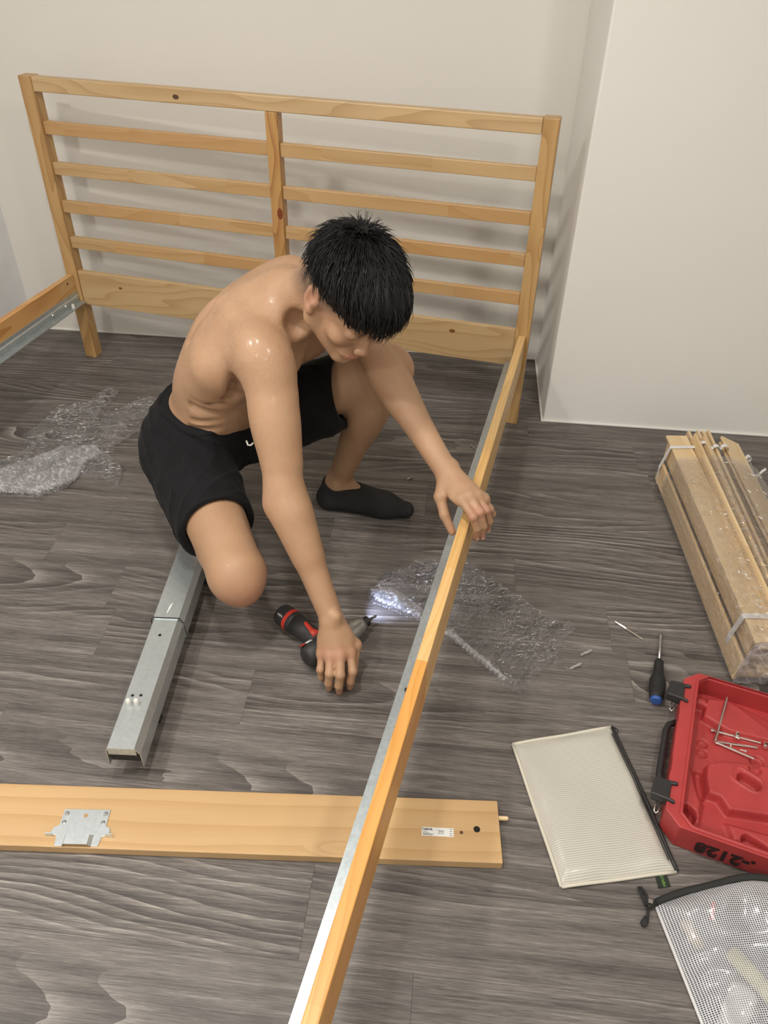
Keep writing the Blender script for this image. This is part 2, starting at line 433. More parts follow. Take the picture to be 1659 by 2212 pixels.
disc('knot_hole', .688, -.006, T-.0002, .0032, simple('knot_brown', (.10, .04, .015), .6), pan)
def worldto(o, p):
    return (Matrix.Translation(o.location) @ o.rotation_euler.to_matrix().to_4x4()).inverted() @ Vector(p)
def text(name, body, size, mat, parent, M, extrude=.0002, align='CENTER', bold=0):
    c = bpy.data.curves.new(name, 'FONT'); c.body = body; c.size = size; c.extrude = extrude; c.align_x = align; c.align_y = 'CENTER'; c.offset = bold
    o = bpy.data.objects.new(name, c); C.objects.link(o)
    dg = bpy.context.evaluated_depsgraph_get(); me = bpy.data.meshes.new_from_object(o.evaluated_get(dg))
    bpy.data.objects.remove(o)
    me.materials.clear(); me.materials.append(mat); me.transform(M)
    o = bpy.data.objects.new(name, me); C.objects.link(o)
    if parent: o.parent = parent
    return o
# sticker on the panel
PAPER = simple('paper_label', (.78, .78, .76), .5, 0, .03)
INK = simple('black_ink', (.02, .02, .02), .6)
st = MB(); sx, sy = worldto(pan, (1.651, -1.472, 0))[:2]
st.box(-.0295, .0295, -.0085, .0085, 0, .0003); so = st.build('sticker', PAPER, pan); so.location = (sx, sy, T); so.rotation_euler = (0, 0, -.02)
text('sticker_print', 'TARVA', .0062, INK, so, Matrix.Translation((-.0195, .0042, .0004)), bold=.0002)
pr_ = MB()
rr = random.Random(2)
for i, (x0, x1, y) in enumerate(((-.0275, -.019, .0002), (-.0275, -.015, -.003), (-.0275, -.008, -.0048), (-.0275, -.010, -.0066), (.022, .0275, .006), (.022, .0275, .002), (.022, .0275, -.002), (.022, .0275, -.006))):
    x = x0
    while x < x1:
        w = rr.uniform(.0008, .002); pr_.box(x, min(x+w, x1), y-.0005, y+.0005, .0003, .0005); x += w+.0005
pr_.box(.0, .012, -.0035, -.0030, .0003, .0005); pr_.box(.0, .012, .0030, .0035, .0003, .0005)
pr_.tube([(0.001, -.0022, .0004), (.004, .0002, .0004), (.008, .0002, .0004), (.011, -.0022, .0004)], .00035, 5)
pr_.tube([(0.001, .0024, .0004), (.004, .0006, .0004), (.008, .0006, .0004), (.011, .0024, .0004)], .00035, 5)
pr_.build('sticker_small_print', INK, so)
# steel hook plate
pc = worldto(pan, (1.018, -1.645, 0))
pl = MB()
M0 = Matrix.Translation((pc.x, pc.y, T)) @ Matrix.Rotation(.02, 4, 'Z')
pol = [(-.043, .036), (.043, .036), (.043, .004), (.052, -.001), (.054, -.014), (.041, -.018), (.039, -.036), (.026, -.036), (.024, -.014), (-.024, -.014), (-.026, -.036), (-.040, -.036), (-.042, -.016), (-.056, -.014), (-.052, -.001), (-.043, .004)]
pl.prism(pol, .0, .0022, M0)
plate = pl.build('steel_plate', GALVL, pan, bevel=.0006)
q = MB()
for sgn in (-1, 1):
    q.box(sgn*.055-.006, sgn*.055+.006, -.018, -.0155, .000, .011, M0)
q.add([M0 @ Vector(p) for p in [(-.026, -.014, .0022), (.026, -.014, .0022), (.021, -.018, .0105), (-.021, -.018, .0105), (-.021, -.037, .0105), (.021, -.037, .0105), (.027, -.037, .0022), (-.027, -.037, .0022)]],
      [(0, 1, 2, 3), (3, 2, 5, 4), (2, 1, 6, 5), (0, 3, 4, 7)])
q.build('hook_tab', GALVL, plate)
for x in (-.036, .036):
    q = MB(); q.tube([M0 @ Vector((x, .027, .0022)), M0 @ Vector((x, .027, .0040)), M0 @ Vector((x, .027, .0042))], [.0048, .0040, .002], 12); q.build('screw', CHROME_D, plate)
    q = MB(); q.tube([M0 @ Vector((x, .010, .0022)), M0 @ Vector((x, .010, .0036))], [.0042, .0022], 12); q.build('rivet', CHROME_D, plate)
q = MB(); q.tube([M0 @ Vector((.000, .023, .0018)), M0 @ Vector((.000, .023, .0026))], .0038, 16); q.build('plate_hole', simple('wood_in_hole', (.42, .24, .09), .6), plate)

# ---------------------------------------------------------------- steel centre beam
bA = Vector((1.040, -1.518, 0)); bB = Vector((.9125, -.967, 0)); bd_ = (bB-bA).normalized()
bang = math.atan2(bd_.y, bd_.x)
mid = empty('support_beam', bA, 'galvanised steel telescopic bed beam lying under the crouching man, white plugs on top', 'steel beam', bang)
def channel(name, x0, x1, w, zt, h, mat, chamf=.009):
    # hat channel: local x along the beam, y across
    hw = w/2; th = .0016
    prof = [(-hw-.006, zt-h), (-hw-.0045, zt-chamf), (-hw, zt), (hw, zt), (hw+.0095, zt-.016), (hw+.0100, zt-h), (hw+.0084, zt-h), (hw+.0079, zt-.0165), (hw-.0005, zt-th), (-hw+.0005, zt-th), (-hw-.003, zt-chamf), (-hw-.0045, zt-h)]
    b = MB(); n = len(prof)
    pts = [Vector((x, -y, z)) for x in (x0, x1) for y, z in prof]
    b.add(pts, [(i+o_, i+1+o_, 10-i+o_, 11-i+o_) for i in range(5) for o_ in (0, n)]+[(i, (i+1) % n, (i+1) % n+n, i+n) for i in range(n)])
    return b.build(name, mat, mid)
channel('inner_channel', 0, .50, .052, .0988, .055, GALVL)
channel('outer_channel', .335, .60, .056, .1008, .058, GALVL)
q = MB(); q.box(.0, .003, -.0275, .0275, .078, .0970); q.build('end_plate', GALV, mid, bevel=.001)
q = MB(); q.box(.010, .16, -.0265, .0290, .046, .090); q.build('void_shade', BLACKP, mid)  # black block standing in for the shade inside the hollow end
q = MB(); q.box(.13, .15, -.026, .024, 0, .046); q.box(.55, .57, -.034, .03, 0, .046); q.build('foot_block', BLACKP, mid, bevel=.002)
for (x, y) in ((-1.238, .974), ):
    pass
def onbeam(p): return worldto(mid, p)
for p, r in (((.974, -1.238, .1), .0036), ((.999, -1.400, .1), .0032), ((1.015, -1.395, .1), .0032)):
    l = onbeam(p); disc('hole', l.x, l.y, .0986, r, HOLE, mid, h=.0006)
for p in ((1.003, -1.421, .1), (1.018, -1.4165, .1)):
    l = onbeam(p); q = MB(); q.tube([(l.x, l.y, .0988), (l.x+.001, l.y, .110), (l.x+.001, l.y, .1135)], [.0055, .0052, .003], 14); q.build('rubber_plug', WHITEP, mid, smooth=True)
band = [(.337, y, z) for y, z in ((.035, .045), (.0345, .092), (.029, .1016), (-.029, .1016), (-.037, .0865), (-.0385, .050), (-.030, .043))]
q = MB(); q.tube([Vector(p) for p in band], .0011, 6); q.build('rubber_band', BLACKR, mid)
SCRW = simple('stamp_grey', (.30, .31, .30), .6)
q = MB(); rr = random.Random(5)
for x0, x1 in ((.292, .325), (.19, .205), (.165, .182), (.062, .09)):
    x = x0
    while x < x1:
        q.box(x, x+.0012, -.0025+rr.uniform(-.001, .001), .0022+rr.uniform(-.001, .001), .0988, .0990); x += .0026
q.build('stamped_marks', SCRW, mid)
q = MB(); q.tube([(.352, .002, .1010), (.372, -.001, .1014), (.384, -.003, .1010)], [.0008, .0025, .0008], 6, flat=.3); q.build('torn_tape', PAPER, mid)

# ---------------------------------------------------------------- small hardware
def screw_at(p, d, L, label, mat=CHROME_D, head=.0048, r=.0022, name='screw', cat='screw', group=None, z=.004):
    a = math.atan2(d[1], d[0]); e = empty(name, (p[0], p[1], z), label, cat, a, group)
    q = MB(); q.tube([(0, 0, 0), (L*.85, 0, 0), (L, 0, 0)], [r, r, r*.3], 8); q.build('shank', mat, e)
    q = MB(); q.tube([(-.0028, 0, 0), (-.0016, 0, 0), (.0008, 0, 0)], [head*.6, head, head*.95], 12); q.build('head', mat, e)
    return e
screw_at((1.334, -.390), (-.010, -.013), .017, 'small zinc bolt on the floor nearest to the black sock', r=.0026, head=.0062)
screw_at((1.432, -.273), (.3, -.3), .010, 'tiny zinc bolt on the floor between sock bolt and side rail', r=.0030, head=.0042)
screw_at((1.476, -.172), (.5, -.5), .016, 'small zinc screw half under the right side rail', r=.0022, head=.005)
sp = [(1.947, -.818), (2.013, -.857)]
dv = Vector((sp[1][0]-sp[0][0], sp[1][1]-sp[0][1], 0)); e = empty('driver_bit', (sp[0][0], sp[0][1], .0036), 'long steel driver bit on the floor left of the screwdriver', 'drill bit', math.atan2(dv.y, dv.x))
L = dv.length
q = MB(); q.tube([(0, 0, 0), (.008, 0, 0), (.0085, 0, 0), (.0125, 0, 0), (.013, 0, 0), (.03, 0, 0)], [.0034, .0036, .0026, .0026, .0036, .0036], 6); q.build('hex_shank', CHROME, e)
q = MB(); q.tube([(.03, 0, 0), (.034, 0, 0), (L-.004, 0, 0), (L, 0, 0)], [.0034, .0024, .0024, .0012], 10); q.build('shaft', CHROME, e)
# screwdriver
sa, sb = Vector((2.052, -.838, 0)), Vector((2.041, -1.052, 0)); dv = sb-sa
e = empty('screwdriver', (sa.x, sa.y, 0), 'screwdriver with black grip and blue end cap, left of the red case', 'screwdriver', math.atan2(dv.y, dv.x)); L = dv.length
q = MB(); q.tube([(0, 0, .0125), (.006, 0, .0126), (.014, 0, .013), (.095, 0, .0155)], [.0035, .0038, .0029, .0029], 10); q.build('blade', CHROME_D, e, smooth=True)
q = MB(); q.box(-.003, .006, -.0042, .0042, .0116, .0134); q.build('tip', DARKST, e, bevel=.0004)
g = [(.088, .0085), (.092, .0105), (.12, .0118), (.135, .0125), (.142, .0165), (.150, .0185), (.175, .0185), (.195, .0165), (.203, .0145)]
q = MB(); q.tube([(a, 0, .0155+.0012*(a-.088)/.1) for a, r in g], [r*.96 for a, r in g], 20); q.build('grip', BLACKR, e, smooth=True)
q = MB(); q.tube([(.200, 0, .0165), (.207, 0, .0166), (.210, 0, .0166)], [.0130, .0130, .010], 20); q.build('end_cap', BLUEP, e, smooth=False, bevel=.001)

# ---------------------------------------------------------------- impact driver under the right hand
RUB = simple('tool_rubber', (.025, .024, .023), .55, 0, .2)
drl = empty('impact_driver', (1.30, -1.10, 0), 'black and red cordless impact driver with silver nose, lying under the right hand', 'drill')
def P(x, y, z): return Vector((x-1.30, y+1.10, z))
rear, nose, tip = P(1.285, -1.150, .034), P(1.372, -1.022, .033), P(1.398, -.968, .028)
ax = (nose-rear).normalized()
q = MB(); q.tube([rear-ax*.012, rear-ax*.006, rear+ax*.012, rear+ax*.05, rear+ax*.082], [.018, .026, .030, .030, .029], 24); q.build('motor_housing', RUB, drl, smooth=True)
q = MB(); q.tube([rear+ax*.078, rear+ax*.09, rear+ax*.12, rear+ax*.145, rear+ax*.156], [.0275, .029, .027, .020, .015], 24); q.build('metal_nose', steel('cast_nose', (.42, .42, .40), .3, .85), drl, smooth=True)
e0 = rear+ax*.158
q = MB(); q.tube([e0-ax*.004, e0+ax*.010], [.0105, .0105], 20); q.tube([e0+ax*.006, e0+ax*.012], [.0125, .0125], 20); q.build('chuck', BLACKP, drl, bevel=.001)
q = MB(); q.tube([e0+ax*.008, e0+ax*.026, e0+ax*.0265, e0+ax*.034, e0+ax*.039], [.0034, .0034, .0024, .0034, .0012], 6); q.build('bit', DARKST, drl)
hd = (P(1.165, -1.037, .030)-P(1.310, -1.112, .030)).normalized()
h0 = P(1.305, -1.109, .031)
q = MB(); q.tube([h0, h0+hd*.03, h0+hd*.06, h0+hd*.095], [.026, .0215, .022, .0265], 22); q.build('handle', RUB, drl, smooth=True)
q = MB(); q.tube([h0+hd*.093, h0+hd*.10, h0+hd*.135, h0+hd*.145, h0+hd*.150], [.0255, .0270, .0270, .0235, .015], 24)
bat = q.build('battery', BLACKP, drl, smooth=True)
q = MB(); q.tube([h0+hd*.106, h0+hd*.116], [.0276, .0276], 24); q.build('red_ring', REDT, bat, smooth=False)
q = MB(); q.tube([h0+hd*.086+Vector((0, 0, .017)), h0+hd*.066+Vector((.002, .004, .0195)), h0+hd*.040+Vector((0, 0, .019)), h0+hd*.02+Vector((0, 0, .022))], [.003, .0065, .007, .012], 10, flat=.55); q.build('grip_insert', REDT, drl, smooth=True)
q = MB()
mark = MB(); side = hd.cross(Vector((0, 0, 1))).normalized()
for k, (a, w) in enumerate(((.122, .0035), (.1275, .0035), (.133, .003))):
    c0 = h0+hd*a+Vector((0, 0, .0195))+(-side if side.y > 0 else side)*.0185
    mark.tube([c0+Vector((0, 0, .004)), c0+Vector((.001, -.001, -.004))], w*.4, 6)
mark.build('white_lettering', PAPER, bat)
lbp = MB(); up = Vector((0, 0, 1)); sd = ax.cross(up).normalized()
for s0, s1, mat, nm in ((.004, .020, PAPER, 'side_label'), (-.011, .001, REDT, 'red_label')):
    lb_ = MB(); pts = []
    for a in (s0, s1):
        for th in (.35, .75, 1.15):
            v = -sd if sd.x > 0 else sd
            pts.append(rear+ax*a+(v*math.cos(th)+up*math.sin(th))*.0304)
    lb_.add(pts, [(0, 1, 4, 3), (1, 2, 5, 4)]); lb_.build(nm, mat, drl)
# work light of the driver
sl = bpy.data.lights.new('tool_led', 'SPOT'); sl.energy = 1.5; sl.color = (.55, .66, 1); sl.spot_size = 1.3; sl.spot_blend = .8; sl.shadow_soft_size = .003
slo = bpy.data.objects.new('tool_led', sl); C.objects.link(slo)
lp = Vector((1.352, -1.003, .040)); tg = Vector((1.44, -.88, 0))
slo.location = lp; slo.rotation_euler = (tg-lp).to_track_quat('-Z', 'Y').to_euler()
# ---------------------------------------------------------------- plastic films
def inside(poly, x, y):
    c = False; n = len(poly); j = n-1
    for i in range(n):
        xi, yi = poly[i]; xj, yj = poly[j]
        if (yi > y) != (yj > y) and x < (xj-xi)*(y-yi)/(yj-yi)+xi: c = not c
        j = i
    return c
def edge_dist(poly, x, y):
    d = 9; n = len(poly)
    for i in range(n):
        ax_, ay = poly[i]; bx, by = poly[(i+1) % n]; vx, vy = bx-ax_, by-ay
        t = max(0, min(1, ((x-ax_)*vx+(y-ay)*vy)/(vx*vx+vy*vy+1e-12)))
        d = min(d, math.hypot(x-ax_-t*vx, y-ay-t*vy))
    return d
def film(name, poly, label, height, seed, dirang=0.6, res=.0033, base=.002, mat=FILM, parent=None, ridges=(), aniso=3.0, worldpos=False):
    xs = [p[0] for p in poly]; ys = [p[1] for p in poly]; cx = sum(xs)/len(xs); cy = sum(ys)/len(ys)
    nx = int((max(xs)-min(xs))/res)+2; ny = int((max(ys)-min(ys))/res)+2
    ca, sa = math.cos(dirang), math.sin(dirang); idx = {}; V = []; F = []
    for j in range(ny):
        for i in range(nx):
            x = min(xs)+i*res; y = min(ys)+j*res
            wx, wy = x, y
            if not inside(poly, wx, wy): continue
            a = (x*ca+y*sa); b = (-x*sa+y*ca)
            e = min(1, edge_dist(poly, wx, wy)/.03)
            r1 = 1-abs(noise.noise((a*9, b*9*aniso, seed+1)))*2.2
            r2 = 1-abs(noise.noise((a*26+3*noise.noise((a*9, b*9, seed)), b*26*aniso*.8, seed+2)))*2
            r3 = 1-abs(noise.noise((a*70, b*90, seed+3)))*2
            h = base+height*(.12+.88*e)*1.0*(max(0, r1)*.55+max(0, r2)*.32+max(0, r3)*.16)
            for (px, py, qx, qy, rr_, hh) in ridges:
                vx, vy = qx-px, qy-py; t = max(0, min(1, ((x-px)*vx+(y-py)*vy)/(vx*vx+vy*vy)))
                dd = math.hypot(x-px-t*vx, y-py-t*vy); h += min(1, e*1.6)*hh*math.exp(-(dd/rr_)**2)*(.8+.4*r3)
            idx[i, j] = len(V); V.append((x-cx, y-cy, max(.001, h)))
    for (i, j), k in idx.items():
        if not ((i+1, j) in idx and (i-1, j) in idx and (i, j+1) in idx and (i, j-1) in idx):
            x, y, z = V[k]; x += cx; y += cy; best = None
            for q_ in range(len(poly)):
                (x0_, y0_), (x1_, y1_) = poly[q_], poly[(q_+1) % len(poly)]; vx, vy = x1_-x0_, y1_-y0_
                t = max(0, min(1, ((x-x0_)*vx+(y-y0_)*vy)/(vx*vx+vy*vy+1e-12))); px_, py_ = x0_+t*vx, y0_+t*vy; d_ = math.hypot(x-px_, y-py_)
                if best is None or d_ < best[0]: best = (d_, px_, py_)
            nz_ = .003*noise.noise((x*30, y*30, seed))
            m_ = min(1, res*1.5/max(best[0], 1e-6)); V[k] = (x+(best[1]-x)*m_-cx+nz_, y+(best[2]-y)*m_-cy+nz_, max(.001, z*.6))
    for (i, j) in idx:
        if (i+1, j) in idx and (i, j+1) in idx and (i+1, j+1) in idx:
            F.append((idx[i, j], idx[i+1, j], idx[i+1, j+1], idx[i, j+1]))
    m = MB(); m.v = V; m.f = F
    o = m.build(name, mat, parent, smooth=False)
    if parent is None: o.location = (cx, cy, 0)
    elif worldpos: o.location = (cx-parent.location.x, cy-parent.location.y, 0)
    if label: tag(o, label, 'plastic film')
    return o
film1 = [(1.333, -.887), (1.365, -.807), (1.434, -.741), (1.49, -.715), (1.574, -.705), (1.682, -.776), (1.793, -.843), (1.866, -.861), (1.835, -.905), (1.825, -.955), (1.861, -1.002), (1.812, -.990), (1.79, -1.03), (1.755, -1.103), (1.705, -1.075), (1.564, -.98), (1.484, -.949), (1.361, -.921)]
f1 = film('plastic_film', film1, 'crumpled clear plastic film on the floor under the right side rail', .020, 3.1, dirang=.9, ridges=((1.34, -.89, 1.57, -.965, .012, .012), (1.57, -.965, 1.75, -1.09, .010, .010), (1.82, -.98, 1.72, -.90, .012, .014)))
b_ = MB()
def bunch(pts, r, n=9, seed=0):
    P_ = [Vector(p) for p in pts]; out = []; rad = []
    for i in range(len(P_)-1):
        for k in range(8):
            t = k/8; p = P_[i].lerp(P_[i+1], t); g = noise.noise((p.x*80, p.y*80, seed))
            out.append(p+Vector((g*.003, noise.noise((p.x*70, p.y*70, seed+4))*.003, abs(g)*.002))); rad.append(r*(.7+.7*abs(noise.noise((p.x*120, p.y*120, seed+2)))))
    return out, rad
film('second_layer', [(a, b) for a, b in [(1.345, -.885), (1.40, -.86), (1.46, -.89), (1.56, -.955), (1.66, -1.02), (1.745, -1.085), (1.70, -1.068), (1.60, -1.00), (1.49, -.945), (1.37, -.915)]], None, .016, 8.4, dirang=2.5, base=.012, mat=FILMW, parent=f1, worldpos=True)
film2 = [(-.02, -.92), (.236, -.815), (.341, -.792), (.389, -.73), (.389, -.671), (.45, -.655), (.523, -.678), (.515, -.64), (.501, -.588), (.44, -.55), (.410, -.50), (.425, -.45), (.442, -.38), (.420, -.29), (.433, -.223), (.384, -.186), (.33, -.25), (.30, -.33), (.264, -.25), (.25, -.19), (.20, -.185), (.19, -.30), (.115, -.351), (.112, -.457), (.1, -.526), (.163, -.608), (.126, -.664), (-.02, -.72)]
f2 = film('plastic_film', film2, 'crumpled clear plastic film on the floor left of the crouching man', .030, 11.3, dirang=.35, ridges=((.24, -.25, .33, -.50, .012, .016), (.34, -.50, .30, -.70, .020, .022), (.20, -.62, .26, -.78, .014, .014), (-.02, -.90, .36, -.775, .012, .008), (.32, -.60, .50, -.60, .012, .014), (.36, -.47, .44, -.30, .012, .008)), aniso=2.4, mat=FILM2)
mx = f2.location
film('second_layer', [(a, b) for a, b in [(.20, -.66), (.27, -.56), (.36, -.52), (.40, -.55), (.385, -.60), (.40, -.70), (.34, -.785), (.22, -.81), (.10, -.86), (.1, -.80)]], None, .020, 5.4, dirang=1.5, base=.016, mat=film_mat('film_bunch2', milk=.16, scale=60), parent=f2, worldpos=True)
def creases(parent, poly, n, ang, seed, z=(.004, .016), world=True, lmin=.006, lmax=.034):  # thin glossy crease tubes added over the film to catch glints
    rg = random.Random(seed); xs = [p[0] for p in poly]; ys = [p[1] for p in poly]; q = MB(); k = 0
    while k < n:
        x, y = rg.uniform(min(xs), max(xs)), rg.uniform(min(ys), max(ys))
        if not inside(poly, x, y) or edge_dist(poly, x, y) < .010 or noise.noise((x*7, y*7, seed)) < rg.uniform(-.45, .12): continue
        k += 1; a = ang+rg.gauss(0, .55); L = rg.uniform(lmin, lmax)*rg.random()**.5; zz = rg.uniform(*z); pts = []; rad = []
        for i in range(5):
            t = i/4-.5; a2 = a+t*rg.uniform(-.8, .8)
            pts.append(Vector((x+math.cos(a2)*L*t-parent.location.x*world, y+math.sin(a2)*L*t-parent.location.y*world, zz+rg.uniform(-.0015, .0015))))
            rad.append((.0003, .0008, .0011, .0008, .0003)[i]*rg.uniform(.7, 1.25))
        q.tube(pts, rad, 5, cap=False)
    o = q.build('glint_creases', CREASE, parent, smooth=True); o['kind'] = 'stuff'; return o
creases(f1, film1, 620, .95, 3); creases(f2, film2, 760, .45, 5, z=(.004, .024))
for p, lab in (((1.888, -.938), 'tiny curled scrap of clear film right of the large film, farther one'), ((1.868, -.985), 'tiny curled scrap of clear film right of the large film, nearer one')):
    q = MB(); pts, rad = bunch([(-.014, -.012, .004), (0, .0, .006), (.012, .014, .004)], .004, seed=p[0]*7)
    q.tube(pts, rad, 7, flat=.5); o = q.build('film_scrap', FILMW, smooth=True); o.location = (p[0], p[1], 0); tag(o, lab, 'plastic film')

# ---------------------------------------------------------------- wrapped bundle of slats
bdir = Vector((.1720, -.738, 0)).normalized(); bn = Vector((bdir.y*-1, bdir.x, 0))  # to the right
if bn.x < 0: bn = -bn
ba = math.atan2(bdir.y, bdir.x)
bun = empty('slat_bundle', (2.036, -.170, 0), 'bundle of pale bed slats strapped and wrapped in clear film, by the right edge', 'wood bundle', ba)
# local x along the bundle (towards the camera), local +y is world right
def ly(v): return v
def slat(name, x0, x1, y0, z0, w, t_, tilt, mat=BIRCH, yaw=0, pitch=0):
    m = MB(); L = x1-x0; m.box(0, L, 0, w, 0, t_)
    o = m.build(name, mat, bun, bevel=.001); o.location = (x0, y0, z0); o.rotation_euler = (tilt, pitch, yaw); return o
slat('slat', .03, .765, .004, .002, .115, .008, 0)
slat('slat', .02, .78, .0015, .010, .062, .008, PI/2*.97)
slat('slat', -.01, .76, .020, .070, .058, .008, PI/2*.99)
slat('slat', -.03, .775, .010, .122, .060, .008, .03)
slat('slat', -.02, .775, .024, .108, .060, .008, .02)
slat('slat', -.005, .775, .078, .098, .058, .008, 1.42, yaw=-.015)
slat('slat', .0, .775, .096, .094, .058, .008, 1.30, yaw=-.022)
for i, (y0, x0, tl, yw) in enumerate(((.060+.022, -.055, 1.50, -.030), (.108, -.060, 1.46, -.040), (.123, -.058, 1.44, -.038), (.136, -.062, 1.40, -.040))):
    slat('slat', x0, .70, y0+.0, .075, .058, .0085, tl, yaw=yw*.8)
slat('slat', -.04, .775, .172, .122, .062, .008, -.42, yaw=-.018)
slat('slat', -.03, .775, .168, .110, .062, .008, -.42, yaw=-.018)
slat('slat', -.035, .775, .226, .096, .060, .008, -1.2, yaw=-.018)
slat('slat', .0, .775, .150, .060, .060, .008, 0)
slat('slat', .0, .775, .085, .040, .12, .010, 0)
slat('slat', .0, .775, .120, .002, .115, .010, 0)
slat('slat', .0, .775, .05, .020, .14, .009, .0)
def ribbon(name, pts, w, mat, parent, th=.0008, wdir=Vector((1, 0, 0))):
    m = MB(); P_ = [Vector(p) for p in pts]; n = len(P_); vs_ = []
    for i, p in enumerate(P_):
        d = (P_[min(i+1, n-1)]-P_[max(i-1, 0)]).normalized(); nn = d.cross(wdir).normalized()
        for s_, t_ in ((-1, 0), (1, 0), (1, 1), (-1, 1)): vs_.append(p+wdir*(s_*w/2)+nn*(t_*th))
    fs = [(0, 1, 2, 3), (4*n-4, 4*n-1, 4*n-2, 4*n-3)]
    for i in range(n-1):
        for k in range(4): fs.append((4*i+k, 4*i+(k+1) % 4, 4*i+4+(k+1) % 4, 4*i+4+k))
    m.add(vs_, fs); return m.build(name, mat, parent, smooth=False)
def arc(c, r, a0, a1, n, x, sz=1):
    return [(x, c[0]+r*math.cos(a0+(a1-a0)*i/n), c[1]+sz*r*math.sin(a0+(a1-a0)*i/n)) for i in range(n+1)]
X = .035
s1 = [(X, -.004, .003), (X, -.009, .060), (X, .006, .131), (X, .010, .1325), (X-.002, .070, .1345)]+arc((.098, .136), .018, PI, 0, 8, X-.002, .9)+[(X, .117, .132), (X, .124, .134)]+arc((.136, .136), .009, PI, 0, 6, X, .9)+[(X, .150, .134)]+arc((.160, .136), .010, PI, .2, 6, X, 1)+[(X, .176, .1265), (X, .230, .103)]+arc((.236, .103), .009, PI*.6, -PI*.6, 6, X, 1)+[(X, .245, .05), (X, .240, .002)]
ribbon('strap', s1, .013, STRAP, bun)
ribbon('strap_tail', [(X, .238, .105), (X+.01, .25, .085), (X+.012, .262, .06), (X+.006, .270, .045), (X-.002, .285, .043), (X-.012, .298, .052), (X-.02, .31, .055)], .010, STRAP, bun)
X = .70
ribbon('strap', [(X, -.003, .003), (X, -.006, .060), (X, .006, .1318), (X, .012, .1330), (X, .060, .1345), (X, .09, .1370), (X, .13, .1365), (X, .17, .133), (X, .232, .105), (X, .244, .05), (X, .24, .002)], .015, STRAP, bun)
# shrink film round the bundle
m = MB(); prof = [(-.006, .002), (-.010, .062), (.004, .131), (.012, .137), (.07, .143), (.10, .150), (.14, .151), (.175, .142), (.236, .112), (.248, .055), (.24, .002)]
nx_, npf = 150, 70
# resample profile
lens = [0]
for i in range(len(prof)-1): lens.append(lens[-1]+math.hypot(prof[i+1][0]-prof[i][0], prof[i+1][1]-prof[i][1]))
def pf(t):
    s_ = t*lens[-1]
    for i in range(len(prof)-1):
        if s_ <= lens[i+1]:
            k = (s_-lens[i])/(lens[i+1]-lens[i]); return (prof[i][0]*(1-k)+prof[i+1][0]*k, prof[i][1]*(1-k)+prof[i+1][1]*k)
    return prof[-1]
V = []; F = []
for i in range(nx_+1):
    x = .10+(.79-.10)*i/nx_
    for j in range(npf+1):
        y, z = pf(j/npf)
        e = max(0, (x-.765)/.025); w = .0036*(1-abs(noise.noise((x*45, y*30+z*50, 2.0)))*2)+.0022*noise.noise((x*130, y*130, z*130))
        sag = .006*max(0, noise.noise((x*6, 3.3, 1)))
        cy_, cz_ = .12, .07
        dy, dz = y-cy_, z-cz_; dl = math.hypot(dy, dz)
        sc = 1-e*.12
        if i < 3: x2 = x+.006*noise.noise((y*60, z*60, 5))
        else: x2 = x
        V.append((x2, cy_+dy*sc+dy/dl*(w+.002+sag*.3), max(.0008, cz_+dz*sc+dz/dl*(w+.002))))
for i in range(nx_):
    for j in range(npf):
        a = i*(npf+1)+j; F.append((a, a+1, a+npf+2, a+npf+1))
m.v = V; m.f = F
m.build('plastic_wrap', FILMC, bun, smooth=False)
# crumpled film closing the near end
m = MB(); V = []; F = []
for i in range(40):
    for j in range(60):
        u = i/39; t = j/59
        y, z = pf(t); cy_, cz_ = .12, .06
        yy = y+(cy_-y)*u*.98; zz = z+(cz_-z)*u*.98
        x = .785+.022*math.sin(u*PI*.5)+.012*(1-abs(noise.noise((yy*40, zz*40, 9)))*2)*u
        V.append((x, yy, max(.001, zz)))
for i in range(39):
    for j in range(59): a = i*60+j; F.append((a, a+1, a+61, a+60))
m.v = V; m.f = F; m.build('wrap_end', film_mat('film_end', milk=.14, scale=45), bun, smooth=True)
rg = random.Random(8); q = MB()  # crease tubes added on the wrap for its glints
for k in range(620):
    x = .12+.66*rg.random()**.6; t = rg.uniform(.30, .93); y, z = pf(t); y2, z2 = pf(min(1, t+.02))
    tv = Vector((0, y2-y, z2-z)).normalized(); nv = Vector((0, -tv.z, tv.y)); ctr = Vector((0, .12, .07))
    if nv.dot(Vector((0, y, z))-ctr) < 0: nv = -nv
    L = rg.uniform(.003, .020); a = rg.gauss(.5, .8); d = Vector((1, 0, 0))*math.cos(a)+tv*math.sin(a); c0 = Vector((x, y, z))+nv*.0052
    pts = [c0+d*L*(i/3-.5)+nv*rg.uniform(-.0006, .0006) for i in range(4)]
    q.tube(pts, [.0003, .0008, .0008, .0003], 5, cap=False)
o = q.build('glint_creases', CREASE, bun, smooth=True); o['kind'] = 'stuff'
bun['label'] = 'bundle of pale bed slats strapped and wrapped in clear film, by the right edge'

